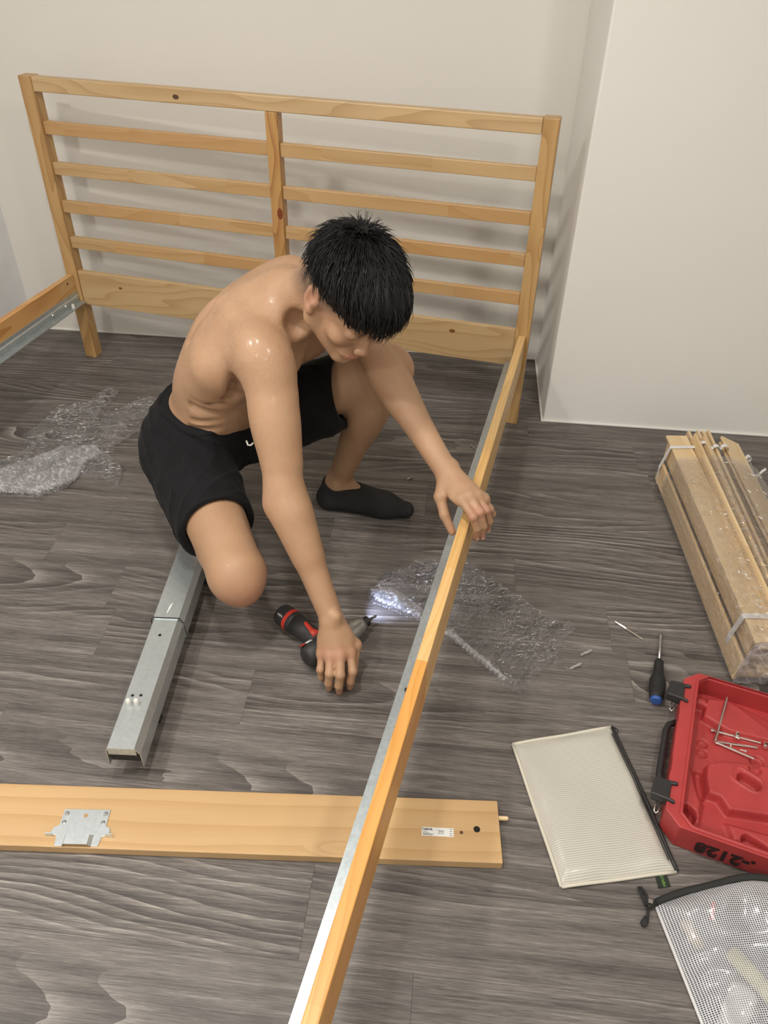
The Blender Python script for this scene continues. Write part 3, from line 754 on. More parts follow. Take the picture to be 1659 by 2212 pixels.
# ---------------------------------------------------------------- mesh pouches
def pouch_mat(name, thread, gap, per, tr, gloss=.25):
    t = NT(name); uv = t.n('ShaderNodeTexCoord').outputs['UV']; x, y, _ = t.sep(uv)
    wob = t.noise(uv, 3, 2)
    fx = t.math('FRACT', t.math('ADD', t.math('MULTIPLY', x, per[0]), t.math('MULTIPLY', wob, .8))); fy = t.math('FRACT', t.math('MULTIPLY', y, per[1]))
    gx = t.math('GREATER_THAN', fx, per[2]); gy = t.math('GREATER_THAN', fy, per[3])
    g = t.math('MULTIPLY', gx, gy)
    h = t.math('SUBTRACT', 1, g)
    t.set(col=t.mix(g, thread, gap), rough=.38)
    if tr: t.inp(t.b, 'Alpha', t.math('SUBTRACT', 1, t.math('MULTIPLY', g, tr)))
    n2 = t.noise(t.coord(), 22, 3)
    t.bump(t.math('ADD', h, t.math('MULTIPLY', n2, 3)), .0006, .6)
    t.b.inputs['Coat Weight'].default_value = gloss; t.b.inputs['Coat Roughness'].default_value = .12
    return t.m
def sheet(name, quad, zf, mat, parent, nu=60, nv=90, off=Vector((0, 0, 0)), bow=0):
    """quad: 4 corners (u0v0,u1v0,u1v1,u0v1); zf(u,v) gives height"""
    a, b, c, d = [Vector((p[0], p[1], 0)) for p in quad]; m = MB(); uvs = []
    for j in range(nv+1):
        for i in range(nu+1):
            u, v = i/nu, j/nv; p = (a*(1-u)+b*u)*(1-v)+(d*(1-u)+c*u)*v
            wgt = .0025
            p.x += wgt*noise.noise((u*4, v*4, 1)); p.y += wgt*noise.noise((u*4, v*4, 6))
            p.y += bow*math.sin(PI*min(1, v*.86))*(1-u)**2; p.z = zf(u, v); m.v.append(tuple(p-off)); uvs.append((u, v))
    for j in range(nv):
        for i in range(nu): k = j*(nu+1)+i; m.f.append((k, k+1, k+nu+2, k+nu+1))
    me = bpy.data.meshes.new(name); me.from_pydata(m.v, [], m.f); ul = me.uv_layers.new(name='UVMap')
    me.materials.append(mat)
    for l in me.loops: ul.data[l.index].uv = uvs[l.vertex_index]
    me.polygons.foreach_set('use_smooth', [True]*len(me.polygons))
    o = bpy.data.objects.new(name, me); C.objects.link(o); o.parent = parent; return o
Q = [(1.758, -1.232), (1.884, -1.503), (2.082, -1.418), (1.953, -1.132)]
pa = empty('mesh_pouch', (1.92, -1.32, 0), 'flat cream mesh zip pouch with black zip, lying between board and red case', 'pouch')
off = Vector((1.92, -1.32, 0))
def zA(u, v):
    e = min(1, min(u, 1-u)/.10, min(v, 1-v)/.10); e = math.sin(e*PI/2)
    return .003+.013*e*(.9+.5*noise.noise((u*2.2, v*2.4, 2))+.22*noise.noise((u*6+v*3, v*3, 4)))
CREAM = pouch_mat('cream_mesh', (.57, .55, .49), (.25, .235, .20), (74, 92, .52, .60), 0, .12)
sheet('pouch_top', Q, zA, CREAM, pa, off=off)
sheet('pouch_underside', Q, lambda u, v: .0012+.0018*min(1, min(u, 1-u, v, 1-v)/.1)*0, CREAM, pa, 20, 20, off=off)
# rolled rim binding
def rim(pts, r, name, mat, parent, off, n=8):
    q = MB(); q.tube([Vector(p)-off for p in pts], r, n, flat=1); return q.build(name, mat, parent, smooth=True)
def lerpq(Q, pts): return pts
for k, (a, b) in enumerate(((0, 1), (1, 2), (3, 0))):
    A, B = Vector((*Q[a], .004)), Vector((*Q[b], .004))
    rim([A.lerp(B, t/10)+Vector((0, 0, .001*math.sin(t))) for t in range(11)], .0035, 'piped_edge', simple('cream_edge', (.62, .585, .49), .5), pa, off)
A, B = Vector((*Q[3], .005)), Vector((*Q[2], .005)); nrm = Vector((.9, .4, 0)).normalized()
pts = [A.lerp(B, t/16)+nrm*(.001+.002*math.sin(PI*t/16)) for t in range(17)]
rim(pts, .0038, 'zip', BLACKP, pa, off)
rim([p-nrm*.009+Vector((0, 0, .006)) for p in pts[1:-1]], .0012, 'zip_seam', BLACKP, pa, off, 5)
rim([A+Vector((.004, -.004, .006)), A+Vector((.012, -.008, .006)), A+Vector((.013, -.016, .005)), A+Vector((.007, -.018, .005)), A+Vector((.005, -.008, .006))], .0012, 'zip_pull', BLACKP, pa, off, 6)
tb = MB(); c = [Vector((*p, .002))-off for p in ((2.045, -1.433), (2.064, -1.424), (2.072, -1.448), (2.051, -1.457))]
tb.add(c+[p+Vector((0, 0, .0012)) for p in c], [(0, 1, 2, 3), (7, 6, 5, 4), (0, 4, 5, 1), (1, 5, 6, 2), (2, 6, 7, 3), (3, 7, 4, 0)])
tg_ = tb.build('fabric_tag', simple('tag_black', (.012, .018, .012), .7), pa)
GREEN = simple('green_thread', (.16, .36, .05), .6)
text('tag_lettering', 'Gridei', .0095, GREEN, tg_, Matrix.Translation((2.0585-1.92, -1.4405+1.32, .0036)) @ Matrix.Rotation(math.atan2(-.024, .0085)+0, 4, 'Z'), extrude=.0001)

# transparent mesh pouch with hardware inside
Q2 = [(2.046, -1.487), (2.126, -1.668), (2.40, -1.60), (2.30, -1.335)]
Q2 = [(2.046, -1.487), (2.150, -1.735), (2.42, -1.62), (2.330, -1.405)]
Q2 = [(2.046, -1.490), (2.150, -1.735), (2.43, -1.62), (2.345, -1.425)]
off2 = Vector((2.2, -1.53, 0))
pb = empty('mesh_pouch', off2, 'clear plastic pouch with white mesh grid and black zip, bottom right corner', 'pouch')
def zB(u, v):
    e = min(1, min(u, 1-u)/.14, min(v, 1-v)/.14); e = math.sin(e*PI/2)
    return .004+.046*math.sin(min(1, v/.6)*PI/2)*(1-u)**3+.026*e*(.85+.45*noise.noise((u*2.6, v*2.9, 12))+.28*(1-2*abs(noise.noise((u*5+v*2, v*5-u*2, 14)))))
CLEARM = pouch_mat('clear_grid_mesh', (.62, .63, .66), (.16, .165, .18), (96, 84, .33, .33), .86, .8)
sheet('pouch_top', Q2, zB, CLEARM, pb, 90, 90, off=off2, bow=.034)
sheet('pouch_underside', Q2, lambda u, v: .0012, pouch_mat('clear_grid_back', (.20, .20, .22), (.045, .045, .05), (82, 82, .3, .3), .0, .2), pb, 12, 12, off=off2)
A, B = Vector((*Q2[0], .005)), Vector((*Q2[3], .060)); nb = Vector((-.5, .86, 0)).normalized()
zp = [Vector((A.x+(B.x-A.x)*t/18, A.y+(B.y-A.y)*t/18+.003+.034*math.sin(PI*min(1, t/18*.86))+.002*math.sin(t*.9), .007+.046*math.sin(min(1, t/18/.6)*PI/2))) for t in range(19)]
ribq = MB(); rr_ = [.0065]*19; ribq.tube([Vector(p)-off2 for p in zp], rr_, 8, flat=.55); ribq.build('zip', simple('zip_black', (.016, .016, .014), .8), pb, smooth=True)
z0 = zp[0]
rim([z0+Vector((0, -.002, 0)), z0+Vector((-.010, -.009, .001)), z0+Vector((-.014, -.012, .002))], .0045, 'zip_end', simple('zip_black2', (.016, .016, .014), .8), pb, off2)
rim([Vector(p) for p in ((2.030, -1.497, .008), (2.022, -1.484, .009), (2.016, -1.468, .008), (2.020, -1.467, .008), (2.030, -1.480, .008), (2.032, -1.494, .008))], .0026, 'pull_loop', BLACKR, pb, off2)
rim([Vector(p) for p in ((2.031, -1.494, .008), (2.033, -1.507, .007), (2.031, -1.519, .006))], .0026, 'pull_cord', BLACKR, pb, off2)
q = MB(); q.tube([Vector(p)-off2 for p in ((2.032, -1.516, .006), (2.029, -1.522, .006), (2.026, -1.530, .006), (2.025, -1.534, .006))], [.003, .0055, .0062, .003], 10, flat=.6); q.build('pull_toggle', BLACKR, pb, smooth=True)
q = MB(); q.box(-.004, .004, -.004, .004, 0, .004); o = q.build('zip_slider', CHROME, pb, bevel=.001); o.location = Vector((2.036, -1.489, .008))-off2
for a, b in ((0, 1), (1, 2)):
    A, B = Vector((*Q2[a], .004)), Vector((*Q2[b], .004 if b != 3 else .05))
    rim([A.lerp(B, t/10) for t in range(11)], .0030, 'clear_edge', simple('clear_edge_pvc', (.6, .6, .6), .2), pb, off2)
def lump(name, c, size, rz, mat, label, cat):
    q = MB(); n = 10
    q.tube([(-size[0]/2, 0, 0), (-size[0]*.42, 0, .0), (size[0]*.42, 0, 0), (size[0]/2, 0, 0)], [size[1]*.35, size[1]/2, size[1]/2, size[1]*.3], n, flat=size[2]/size[1]); o = q.build(name, mat, None, smooth=True)
    o.location = (c[0], c[1], size[2]/2+.003); o.rotation_euler = (0, 0, rz); tag(o, label, cat); return o
lump('marker_pen', (2.142, -1.474), (.036, .0075, .007), 1.45, simple('red_marker', (.7, .03, .03), .4), 'thin red rod seen through the clear mesh pouch', 'pen')
lump('cardboard_roll', (2.205, -1.575), (.11, .03, .018), -.75, simple('yellow_card', (.62, .58, .30), .5), 'pale yellow roll inside the clear mesh pouch', 'roll')
lump('parts_bag', (2.26, -1.47), (.13, .05, .018), .3, simple('grey_bag', (.12, .12, .14), .3), 'dark grey packet inside the clear mesh pouch, far side', 'packet')
lump('parts_bag', (2.17, -1.63), (.09, .045, .015), 1.2, simple('white_bag', (.62, .62, .62), .3), 'white packet inside the clear mesh pouch, near side', 'packet')
lump('cable_roll', (2.105, -1.527), (.05, .022, .014), -.9, simple('brown_card', (.40, .30, .16), .6), 'small tan roll inside the clear mesh pouch near its left edge', 'roll')

# ---------------------------------------------------------------- red tool case
ca_ = math.atan2(-.120, .993)
KO = Vector((2.045, -1.365, 0))
def kl(x, y): return ((x-KO.x)*math.cos(ca_)+(y-KO.y)*math.sin(ca_), -(x-KO.x)*math.sin(ca_)+(y-KO.y)*math.cos(ca_))
case = empty('tool_case', KO, 'open red plastic tool case half, number -2128 on its side, screws inside', 'tool case', ca_)
LX, LY, HZ = .34, .385, .068
def rrect(x0, x1, y0, y1, c):
    return [(x0+c, y0), (x1-c, y0), (x1, y0+c), (x1, y1-c), (x1-c, y1), (x0+c, y1), (x0, y1-c), (x0, y0+c)]
def ringwall(name, out, inn, z0, z1, mat, taper=0, cap=True):
    n = len(out); m = MB(); cx, cy = LX/2, LY/2
    ob = [(cx+(x-cx)*(1-taper), cy+(y-cy)*(1-taper)) for x, y in out]
    vs_ = [(x, y, z0) for x, y in ob]+[(x, y, z1) for x, y in out]+[(x, y, z1) for x, y in inn]+[(x, y, z0+.01) for x, y in inn]
    fs = []
    for i in range(n):
        j = (i+1) % n
        fs += [(i, j, n+j, n+i), (n+i, n+j, 2*n+j, 2*n+i), (2*n+i, 2*n+j, 3*n+j, 3*n+i)]
    if cap: fs.append(tuple(range(n))[::-1])
    m.add(vs_, fs); return m.build(name, mat, case, bevel=.0025)
shell = ringwall('shell', rrect(0, LX, 0, LY, .028), rrect(.030, LX-.01, .011, LY-.011, .018), 0, HZ, REDP, .02)
ringwall('rim', rrect(.0245, LX-.004, .004, LY-.004, .024), rrect(.0295, LX-.008, .0085, LY-.0085, .02), HZ-.004, HZ+.003, REDP, cap=False)
# moulded tray as one height surface
def sdbox(x, y, cx, cy, hx, hy, r=.006, a=0):
    dx, dy = x-cx, y-cy; c_, s_ = math.cos(a), math.sin(a); dx, dy = dx*c_+dy*s_, -dx*s_+dy*c_
    qx, qy = abs(dx)-hx+r, abs(dy)-hy+r
    return math.hypot(max(qx, 0), max(qy, 0))+min(max(qx, qy), 0)-r
def sstep(d, w=.003): t = max(0, min(1, .5-d/(2*w))); return t*t*(3-2*t)
def inpoly(poly, x, y):
    d = edge_dist(poly, x, y); return -d if inside(poly, x, y) else d
def K(px): return px
TP1 = [kl(*p) for p in [(2.140, -1.036), (2.130, -1.084), (2.178, -1.108), (2.262, -1.112), (2.262, -1.085), (2.225, -1.056), (2.183, -1.028)]]
TP2 = [kl(*p) for p in [(2.131, -1.205), (2.158, -1.192), (2.247, -1.178), (2.38, -1.17), (2.38, -1.30), (2.237, -1.289), (2.167, -1.297), (2.152, -1.273), (2.132, -1.27), (2.128, -1.235)]]
TP5 = [kl(*p) for p in [(2.082, -1.30), (2.114, -1.33), (2.122, -1.291), (2.112, -1.255), (2.104, -1.215), (2.09, -1.215)]]
TP6 = [kl(*p) for p in [(2.165, -1.318), (2.175, -1.350), (2.38, -1.37), (2.38, -1.325)]]
TP7 = [kl(*p) for p in [(2.105, -1.02), (2.13, -1.005), (2.20, -1.015), (2.27, -1.045), (2.38, -1.06), (2.38, -1.0), (2.09, -.98)]]
def kp(x, y, cx, cy):
    c = kl(cx, cy); return x-c[0], y-c[1]
def kd(x, y, cx, cy, r): a, b = kp(x, y, cx, cy); return math.hypot(a, b)-r
def tray(x, y):
    h = .030
    h += .020*sstep(inpoly(TP1, x, y))
    h += .024*sstep(inpoly(TP2, x, y))
    h += .014*sstep(inpoly(TP5, x, y), .008)
    h += .012*sstep(inpoly(TP6, x, y), .006)
    h -= .010*sstep(inpoly(TP7, x, y), .004)
    c = kl(2.094, -1.318); h -= .022*sstep(sdbox(x, y, c[0], c[1], .016, .014, .010, -.5))
    c = kl(2.208, -1.225); h -= .024*sstep(sdbox(x, y, c[0], c[1], .022, .012, .012, -.35))
    c = kl(2.204, -1.222); d_ = abs(sdbox(x, y, c[0], c[1], .030, .018, .016, -.35)); h += .0022*sstep(d_-.002, .0015)
    c = kl(2.212, -1.349); h -= .020*sstep(sdbox(x, y, c[0], c[1], .024, .011, .011, -.3))
    c = kl(2.121, -1.245); h -= .010*sstep(sdbox(x, y, c[0], c[1], .007, .032, .006, .15))
    for (cx, cy, r, dp) in ((2.130, -1.142, .010, .008), (2.128, -1.166, .010, .008), (2.222, -1.192, .011, .012), (2.235, -1.156, .013, .008)):
        h -= dp*sstep(kd(x, y, cx, cy, r))
    for (cx, cy, r) in ((2.165, -1.06, .007), (2.232, -1.092, .008), (2.143, -1.183, .008)):
        h += .0012*sstep(abs(kd(x, y, cx, cy, r))-.001, .001)
    c = kl(2.126, -1.048); h += .022*sstep(sdbox(x, y, c[0], c[1], .011, .008, .003), .003)
    return h
m = MB(); nx2, ny2 = 160, 190
for j in range(ny2+1):
    for i in range(nx2+1):
        x = .028+(LX-.034)*i/nx2; y = .008+(LY-.016)*j/ny2; m.v.append((x, y, tray(x, y)))
for j in range(ny2):
    for i in range(nx2): k = j*(nx2+1)+i; m.f.append((k, k+1, k+nx2+2, k+nx2+1))
m.build('tray', REDP, case, smooth=True)
# flange with hinge knuckles on the left
q = MB()
for y0, y1 in ((.045, kl(2.078, -1.235)[1]-.017), (kl(2.078, -1.235)[1]+.017, kl(2.096, -1.113)[1]-.017), (kl(2.096, -1.113)[1]+.017, .335)):
    q.box(-.001, .027, y0, y1, HZ-.012, HZ-.001)
q.build('hinge_flange', REDP, case, bevel=.002)
for y in (kl(2.078, -1.235)[1], kl(2.096, -1.113)[1]):
    q = MB(); q.tube([(.018, y-.017, HZ-.006), (.018, y+.017, HZ-.006)], .0058, 14); q.build('hinge_pin', CHROME_D if False else simple('pin_grey', (.09, .09, .09), .3), case)
    q = MB(); q.box(.002, .029, y-.018, y+.018, HZ-.018, HZ-.0125); q.build('hinge_recess', BLACKP, case)
disc('peg_hole', kl(2.085, -1.173)[0]-.004, kl(2.085, -1.173)[1], HZ-.0012, .0048, HOLE, case)
for y in (kl(2.041, -1.298)[1], kl(2.077, -1.051)[1]):
    q = MB()
    q.prism([(-.030, y-.020), (.002, y-.022), (.014, y-.025), (.014, y-.018), (.004, y-.016), (.004, y+.014), (.016, y+.017), (.016, y+.024), (.002, y+.022), (-.026, y+.021)], HZ-.016, HZ+.006)
    la = q.build('latch', BLACKP, case, bevel=.003)
    q = MB(); q.tube([(-.015, y-.018, HZ-.010), (-.017, y-.040, HZ-.016), (-.0135, y-.043, HZ-.017), (-.010, y-.040, HZ-.016), (-.007, y-.018, HZ-.010)], .0014, 8); q.build('latch_wire', CHROME, la, smooth=True)
q = MB(); q.tube([(.004, .105, .026), (-.010, .112, .024), (-.014, .13, .024), (-.014, .24, .024), (-.010, .258, .024), (.004, .268, .026)], .007, 10); q.build('carry_handle', BLACKP, case, smooth=True)
MT = Matrix.Translation((.128, .0035, .031)) @ Matrix.Rotation(PI/2, 4, 'X') @ Matrix.Rotation(PI, 4, 'Z') @ Matrix.Scale(-1, 4, (0, 0, 1)) if False else Matrix.Translation((kl(2.160, -1.378)[0], .0006, .029)) @ Matrix.Rotation(PI/2-.05, 4, 'X') @ Matrix.Rotation(PI, 4, 'Z')
text('marker_number', '.-2128', .040, simple('marker_ink', (.02, .006, .006), .5), case, MT, extrude=.0012, bold=.0012)
# hardware lying in the case
def bolt(a, b, label, r=.0026, z=None, grp=None):
    A, B = Vector(a), Vector(b); d = B-A; e = empty('long_bolt', A, label, 'bolt')
    q = MB(); q.tube([Vector((0, 0, 0)), d*.55, d*.555, d], [r, r, r*.92, r*.85], 10); q.build('shank', CHROME, e, smooth=False)
    q = MB(); n = d.normalized(); q.tube([-n*.003, n*.003], [r*1.5, r*1.3], 10); q.build('head', CHROME, e)
    return e
bolt((2.1535, -1.1340, .040), (2.176, -1.034, .062), 'long bright bolt in the red case, leaning towards the far side')
bolt((2.150, -1.107, .036), (2.243, -1.113, .038), 'long bright bolt in the red case, farthest lying one')
bolt((2.156, -1.132, .034), (2.237, -1.124, .034), 'long dull bolt in the red case, lying between two bright ones')
bolt((2.158, -1.136, .036), (2.226, -1.158, .040), 'long bright bolt in the red case, nearest to the number side')
def barrel(p, rz, label):
    e = empty('barrel_nut', (p[0], p[1], p[2]), label, 'nut', rz)
    q = MB(); q.tube([(-.007, 0, 0), (.007, 0, 0)], .0048, 14); q.build('body', CHROME, e, bevel=.0006)
    q = MB(); q.tube([(0, 0, .0030), (0, 0, .0051)], .0022, 10); q.build('threaded_hole', HOLE, e)
barrel((2.168, -1.092, .040), -.25, 'barrel nut in the red case nearest to the leaning bolt')
barrel((2.196, -1.112, .044), 1.5, 'barrel nut in the red case under the middle of the bolts')
barrel((2.252, -1.116, .038), 1.4, 'barrel nut in the red case at the far right')
screw_at((2.204, -1.103), (-.6, -.8), .010, 'tiny zinc screw in the red case behind the far bolt', CHROME, .0042, .0018, z=.0430)
screw_at((2.186, -1.131), (.1, -1), .010, 'tiny zinc screw in the red case standing left between bolts', CHROME, .0038, .0014, z=.030)
screw_at((2.214, -1.136), (-1, .05), .012, 'tiny zinc screw in the red case right between bolts', CHROME, .0042, .0016, z=.030)
# ---------------------------------------------------------------- the man (one continuous body surface)
import openvdb as vdb
def V3(*a): return np.array(a, float)
def nrm_(v): v = np.asarray(v, float); return v/np.linalg.norm(v)
class Field:
    def __init__(s, lo, hi, h):
        s.lo = np.array(lo, float); s.h = h; s.n = np.ceil((np.array(hi)-s.lo)/h).astype(int)+1
        s.D = np.full(s.n, .05, np.float32)
    def win(s, lo, hi):
        a = np.maximum(0, np.floor((np.array(lo)-s.lo)/s.h).astype(int)); b = np.minimum(s.n, np.ceil((np.array(hi)-s.lo)/s.h).astype(int)+1)
        if (b <= a).any(): return None
        g = [s.lo[i]+s.h*np.arange(a[i], b[i], dtype=np.float32) for i in range(3)]
        X = np.meshgrid(*[q.astype(np.float32) for q in g], indexing='ij')
        return (slice(a[0], b[0]), slice(a[1], b[1]), slice(a[2], b[2])), X
    def comb(s, sl, d, k, op):
        A = s.D[sl]
        if op == 'u':
            if k > 0:
                h = np.clip(.5+.5*(d-A)/k, 0, 1); R = d*(1-h)+A*h-k*h*(1-h)
            else: R = np.minimum(A, d)
        elif op == 's':
            if k > 0:
                h = np.clip(.5-.5*(A+d)/k, 0, 1); R = A*(1-h)+(-d)*h+k*h*(1-h)
            else: R = np.maximum(A, -d)
        else: R = np.maximum(A, d)
        s.D[sl] = np.minimum(R, .05)
    def cone(s, a, b, ra, rb, k=.015, op='u', flat=None, bulge=0, bt=.5):
        a = np.array(a, float); b = np.array(b, float); r = max(ra, rb)+abs(bulge)+k+.012
        if flat: r = r/min(1, flat[1])if flat[1] < 1 else r*flat[1]
        w = s.win(np.minimum(a, b)-r, np.maximum(a, b)+r)
        if w is None: return
        sl, X = w; ab = b-a; L2 = ab@ab
        px = [X[i]-np.float32(a[i]) for i in range(3)]
        t = np.clip((px[0]*ab[0]+px[1]*ab[1]+px[2]*ab[2])/L2, 0, 1)
        v = [px[i]-t*np.float32(ab[i]) for i in range(3)]
        if flat:
            n = nrm_(flat[0]); q = v[0]*n[0]+v[1]*n[1]+v[2]*n[2]; f = 1/flat[1]-1
            v = [v[i]+q*np.float32(n[i]*f) for i in range(3)]
        rad = ra+(rb-ra)*t
        if bulge: rad = rad+bulge*np.exp(-((t-bt)/.22)**2)
        d = np.sqrt(v[0]**2+v[1]**2+v[2]**2)-rad
        s.comb(sl, d.astype(np.float32), k, op)
    def ell(s, c, axes, rad, k=.015, op='u'):
        """axes: 3 unit vectors (rows) or None"""
        c = np.array(c, float); R = np.eye(3) if axes is None else np.array([nrm_(x) for x in axes])
        r = max(rad)+k+.012
        w = s.win(c-r, c+r)
        if w is None: return
        sl, X = w; p = [X[i]-np.float32(c[i]) for i in range(3)]
        q = [(p[0]*R[j][0]+p[1]*R[j][1]+p[2]*R[j][2]) for j in range(3)]
        k0 = np.sqrt(sum((q[j]/rad[j])**2 for j in range(3)))+1e-6; k1 = np.sqrt(sum((q[j]/rad[j]**2)**2 for j in range(3)))+1e-6
        d = k0*(k0-1)/k1
        s.comb(sl, d.astype(np.float32), k, op)
    def plane(s, p, n, lo=None, hi=None, op='i', k=0):
        """keeps the side where (x-p).n < 0"""
        w = s.win(s.lo if lo is None else lo, s.lo+s.h*s.n if hi is None else hi); sl, X = w; n = nrm_(n)
        d = (X[0]-p[0])*n[0]+(X[1]-p[1])*n[1]+(X[2]-p[2])*n[2]
        s.comb(sl, d.astype(np.float32), k, op)
    def merge(s, o, k=.008):
        a = np.round((o.lo-s.lo)/s.h).astype(int); b = a+o.n
        sl = tuple(slice(a[i], b[i]) for i in range(3)); s.comb(sl, o.D, k, 'u')
    def sub(s, lo, hi):
        a = np.floor((np.array(lo)-s.lo)/s.h).astype(int); l = s.lo+a*s.h
        return Field(l, hi, s.h)
    def mesh(s, name, mat, parent):
        g = vdb.FloatGrid(.05); g.copyFromArray(s.D.astype(np.float32))
        pts, quads = g.convertToQuads(isovalue=0.0)
        P_ = pts*s.h+s.lo
        me = bpy.data.meshes.new(name); me.vertices.add(len(P_)); me.vertices.foreach_set('co', P_.astype(np.float32).ravel())
        q = quads[:, ::-1].astype(np.int32); nq = len(q)
        me.loops.add(nq*4); me.loops.foreach_set('vertex_index', q.ravel())
        me.polygons.add(nq); me.polygons.foreach_set('loop_start', np.arange(0, nq*4, 4, dtype=np.int32)); me.polygons.foreach_set('use_smooth', np.ones(nq, bool))
        me.update(); me.validate()
        me.materials.append(mat)
        o = bpy.data.objects.new(name, me); C.objects.link(o); o.parent = parent
        # check the orientation against the field
        return o, P_

HR, HL = V3(.845, -.800, .275), V3(.930, -.620, .280)
KR, KL = V3(1.108, -1.105, .205), V3(1.300, -.585, .462)
AR_, AL = V3(.872, -.850, .135), V3(1.165, -.568, .085)
SR, SL = V3(1.112, -.875, .636), V3(1.165, -.540, .640)
ER, EL = V3(1.196, -1.010, .352), V3(1.330, -.690, .507)
WR, WL = V3(1.330, -1.120, .140), V3(1.508, -.842, .380)
NB = V3(1.135, -.735, .675)
HT = V3(1.281, -.812, .742)
hF = nrm_(V3(.600, -.515, -.612)); hL = V3(.581, .801, -.145); hL = nrm_(hL-hF*(hL@hF)); hU = np.cross(hF, hL)
def H(f, l, u): return HT+hF*f+hL*l+hU*u
bl = nrm_(SL-SR); pelL = nrm_(HL-HR)
sp = nrm_(V3(.62, -.02, .78)); bk = nrm_(np.cross(sp, bl)*-1)
if bk[0] > 0: bk = -bk

B = Field((.70, -1.285, -.012), (1.68, -.40, .90), .003)
# torso
PEL = (HR+HL)/2
B.ell(PEL+V3(-.005, .0, .03), (pelL, np.cross(pelL, V3(0, 0, 1)), V3(0, 0, 1)), (.165, .115, .115), .03)
B.ell(V3(.915, -.715, .385), (pelL, sp, bk), (.135, .13, .098), .05)
B.ell(V3(.948, -.712, .475), (bl, sp, bk), (.145, .13, .112), .05)
B.ell(V3(1.003, -.708, .552), (bl, sp, bk), (.164, .14, .122), .04)
B.ell(V3(1.058, -.700, .612), (bl, nrm_(sp+V3(.3, 0, 0)), nrm_(bk+V3(.1, 0, .3))), (.158, .115, .100), .04)
# shoulder blades and back muscles
B.ell(V3(1.005, -.805, .630), (bl, sp, bk), (.052, .078, .034), .016)
B.cone(V3(1.060, -.850, .668), V3(.985, -.785, .672), .014, .010, .030)
B.ell(V3(1.045, -.620, .655), (bl, sp, bk), (.065, .085, .040), .06)
B.cone(V3(.90, -.775, .44), V3(.985, -.855, .555), .045, .048, .05)
B.cone(SR+V3(-.045, .010, -.03), V3(.97, -.83, .50), .050, .045, .04)
B.cone(SL+V3(-.045, .0, -.03), V3(.99, -.62, .50), .050, .045, .04)
# trapezius, clavicles, chest
B.cone(NB+V3(-.02, 0, .0), SR+V3(-.012, .035, .004), .050, .038, .04)
B.cone(NB+V3(-.02, 0, .0), SL+V3(-.012, -.035, .004), .056, .044, .06)
B.cone(NB+V3(.035, -.035, -.045), SR+V3(.012, .02, .0), .014, .016, .022)
B.cone(NB+V3(.035, .02, -.045), SL+V3(.012, -.02, .0), .014, .016, .022)
B.ell(V3(1.105, -.800, .560), (bl, sp, bk), (.075, .06, .05), .03)
B.ell(V3(1.125, -.640, .550), (bl, sp, bk), (.075, .06, .05), .03)
# neck
NH = H(-.035, 0, -.055)
B.cone(NB+V3(-.015, .005, -.005), NH, .060, .052, .03)
B.cone(NB+V3(.045, -.040, -.03), H(-.012, -.055, -.035), .013, .015, .016)      # sternomastoid, near side
B.cone(NB+V3(-.02, -.02, .02), H(-.055, -.025, -.02), .036, .034, .03)
# hollow above the collar bone
B.ell(NB+V3(.030, -.075, -.010), None, (.022, .020, .026), .022, 's')
# spine furrow, armpit and waist creases
B.cone(V3(.835, -.722, .50), V3(.965, -.715, .700), .012, .008, .030, 's')
for k_ in range(4):
    B.cone(V3(.925+.018*k_, -.868, .455+.028*k_), V3(.99+.016*k_, -.875, .440+.030*k_), .003, .003, .020, 's')
B.cone(V3(1.03, -.865, .50), V3(1.06, -.90, .57), .010, .007, .028, 's')
B.cone(V3(.905, -.862, .388), V3(1.03, -.862, .402), .0035, .0035, .016, 's')
B.cone(V3(.915, -.866, .412), V3(1.03, -.868, .425), .0030, .0030, .014, 's')
B.cone(V3(.955, -.775, .672), V3(.915, -.800, .575), .006, .005, .030, 's')
# arms
def arm(S, E_, Wr, out):
    B.ell(S+(E_-S)*.10, (nrm_(E_-S), out, np.cross(nrm_(E_-S), out)), (.080, .057, .056), .03)
    B.cone(S+(E_-S)*.10, E_, .0490, .0385, .03, bulge=.007, bt=.42)
    B.cone(E_+(S-E_)*.08, E_+(Wr-E_)*.10, .0395, .0405, .02)
    B.cone(E_, Wr, .0400, .0265, .02, bulge=.0065, bt=.22, flat=(out, .96))
arm(SR, ER, WR, nrm_(V3(-.5, -.8, 0)))
arm(SL, EL, WL, nrm_(V3(.2, .9, 0)))
B.ell(ER+V3(-.018, -.014, -.006), None, (.022, .022, .026), .02)
B.cone(SR+(ER-SR)*.35+V3(.018, .01, 0), SR+(ER-SR)*.75+V3(.014, .008, 0), .028, .024, .03)
B.cone(ER+(WR-ER)*.1+V3(.012, -.010, .010), ER+(WR-ER)*.45+V3(.004, -.004, .004), .028, .022, .03)
B.ell(WR+V3(.014, -.012, .018), None, (.012, .011, .013), .014)
B.ell(WL+V3(.014, .016, .006), None, (.011, .010, .011), .014)
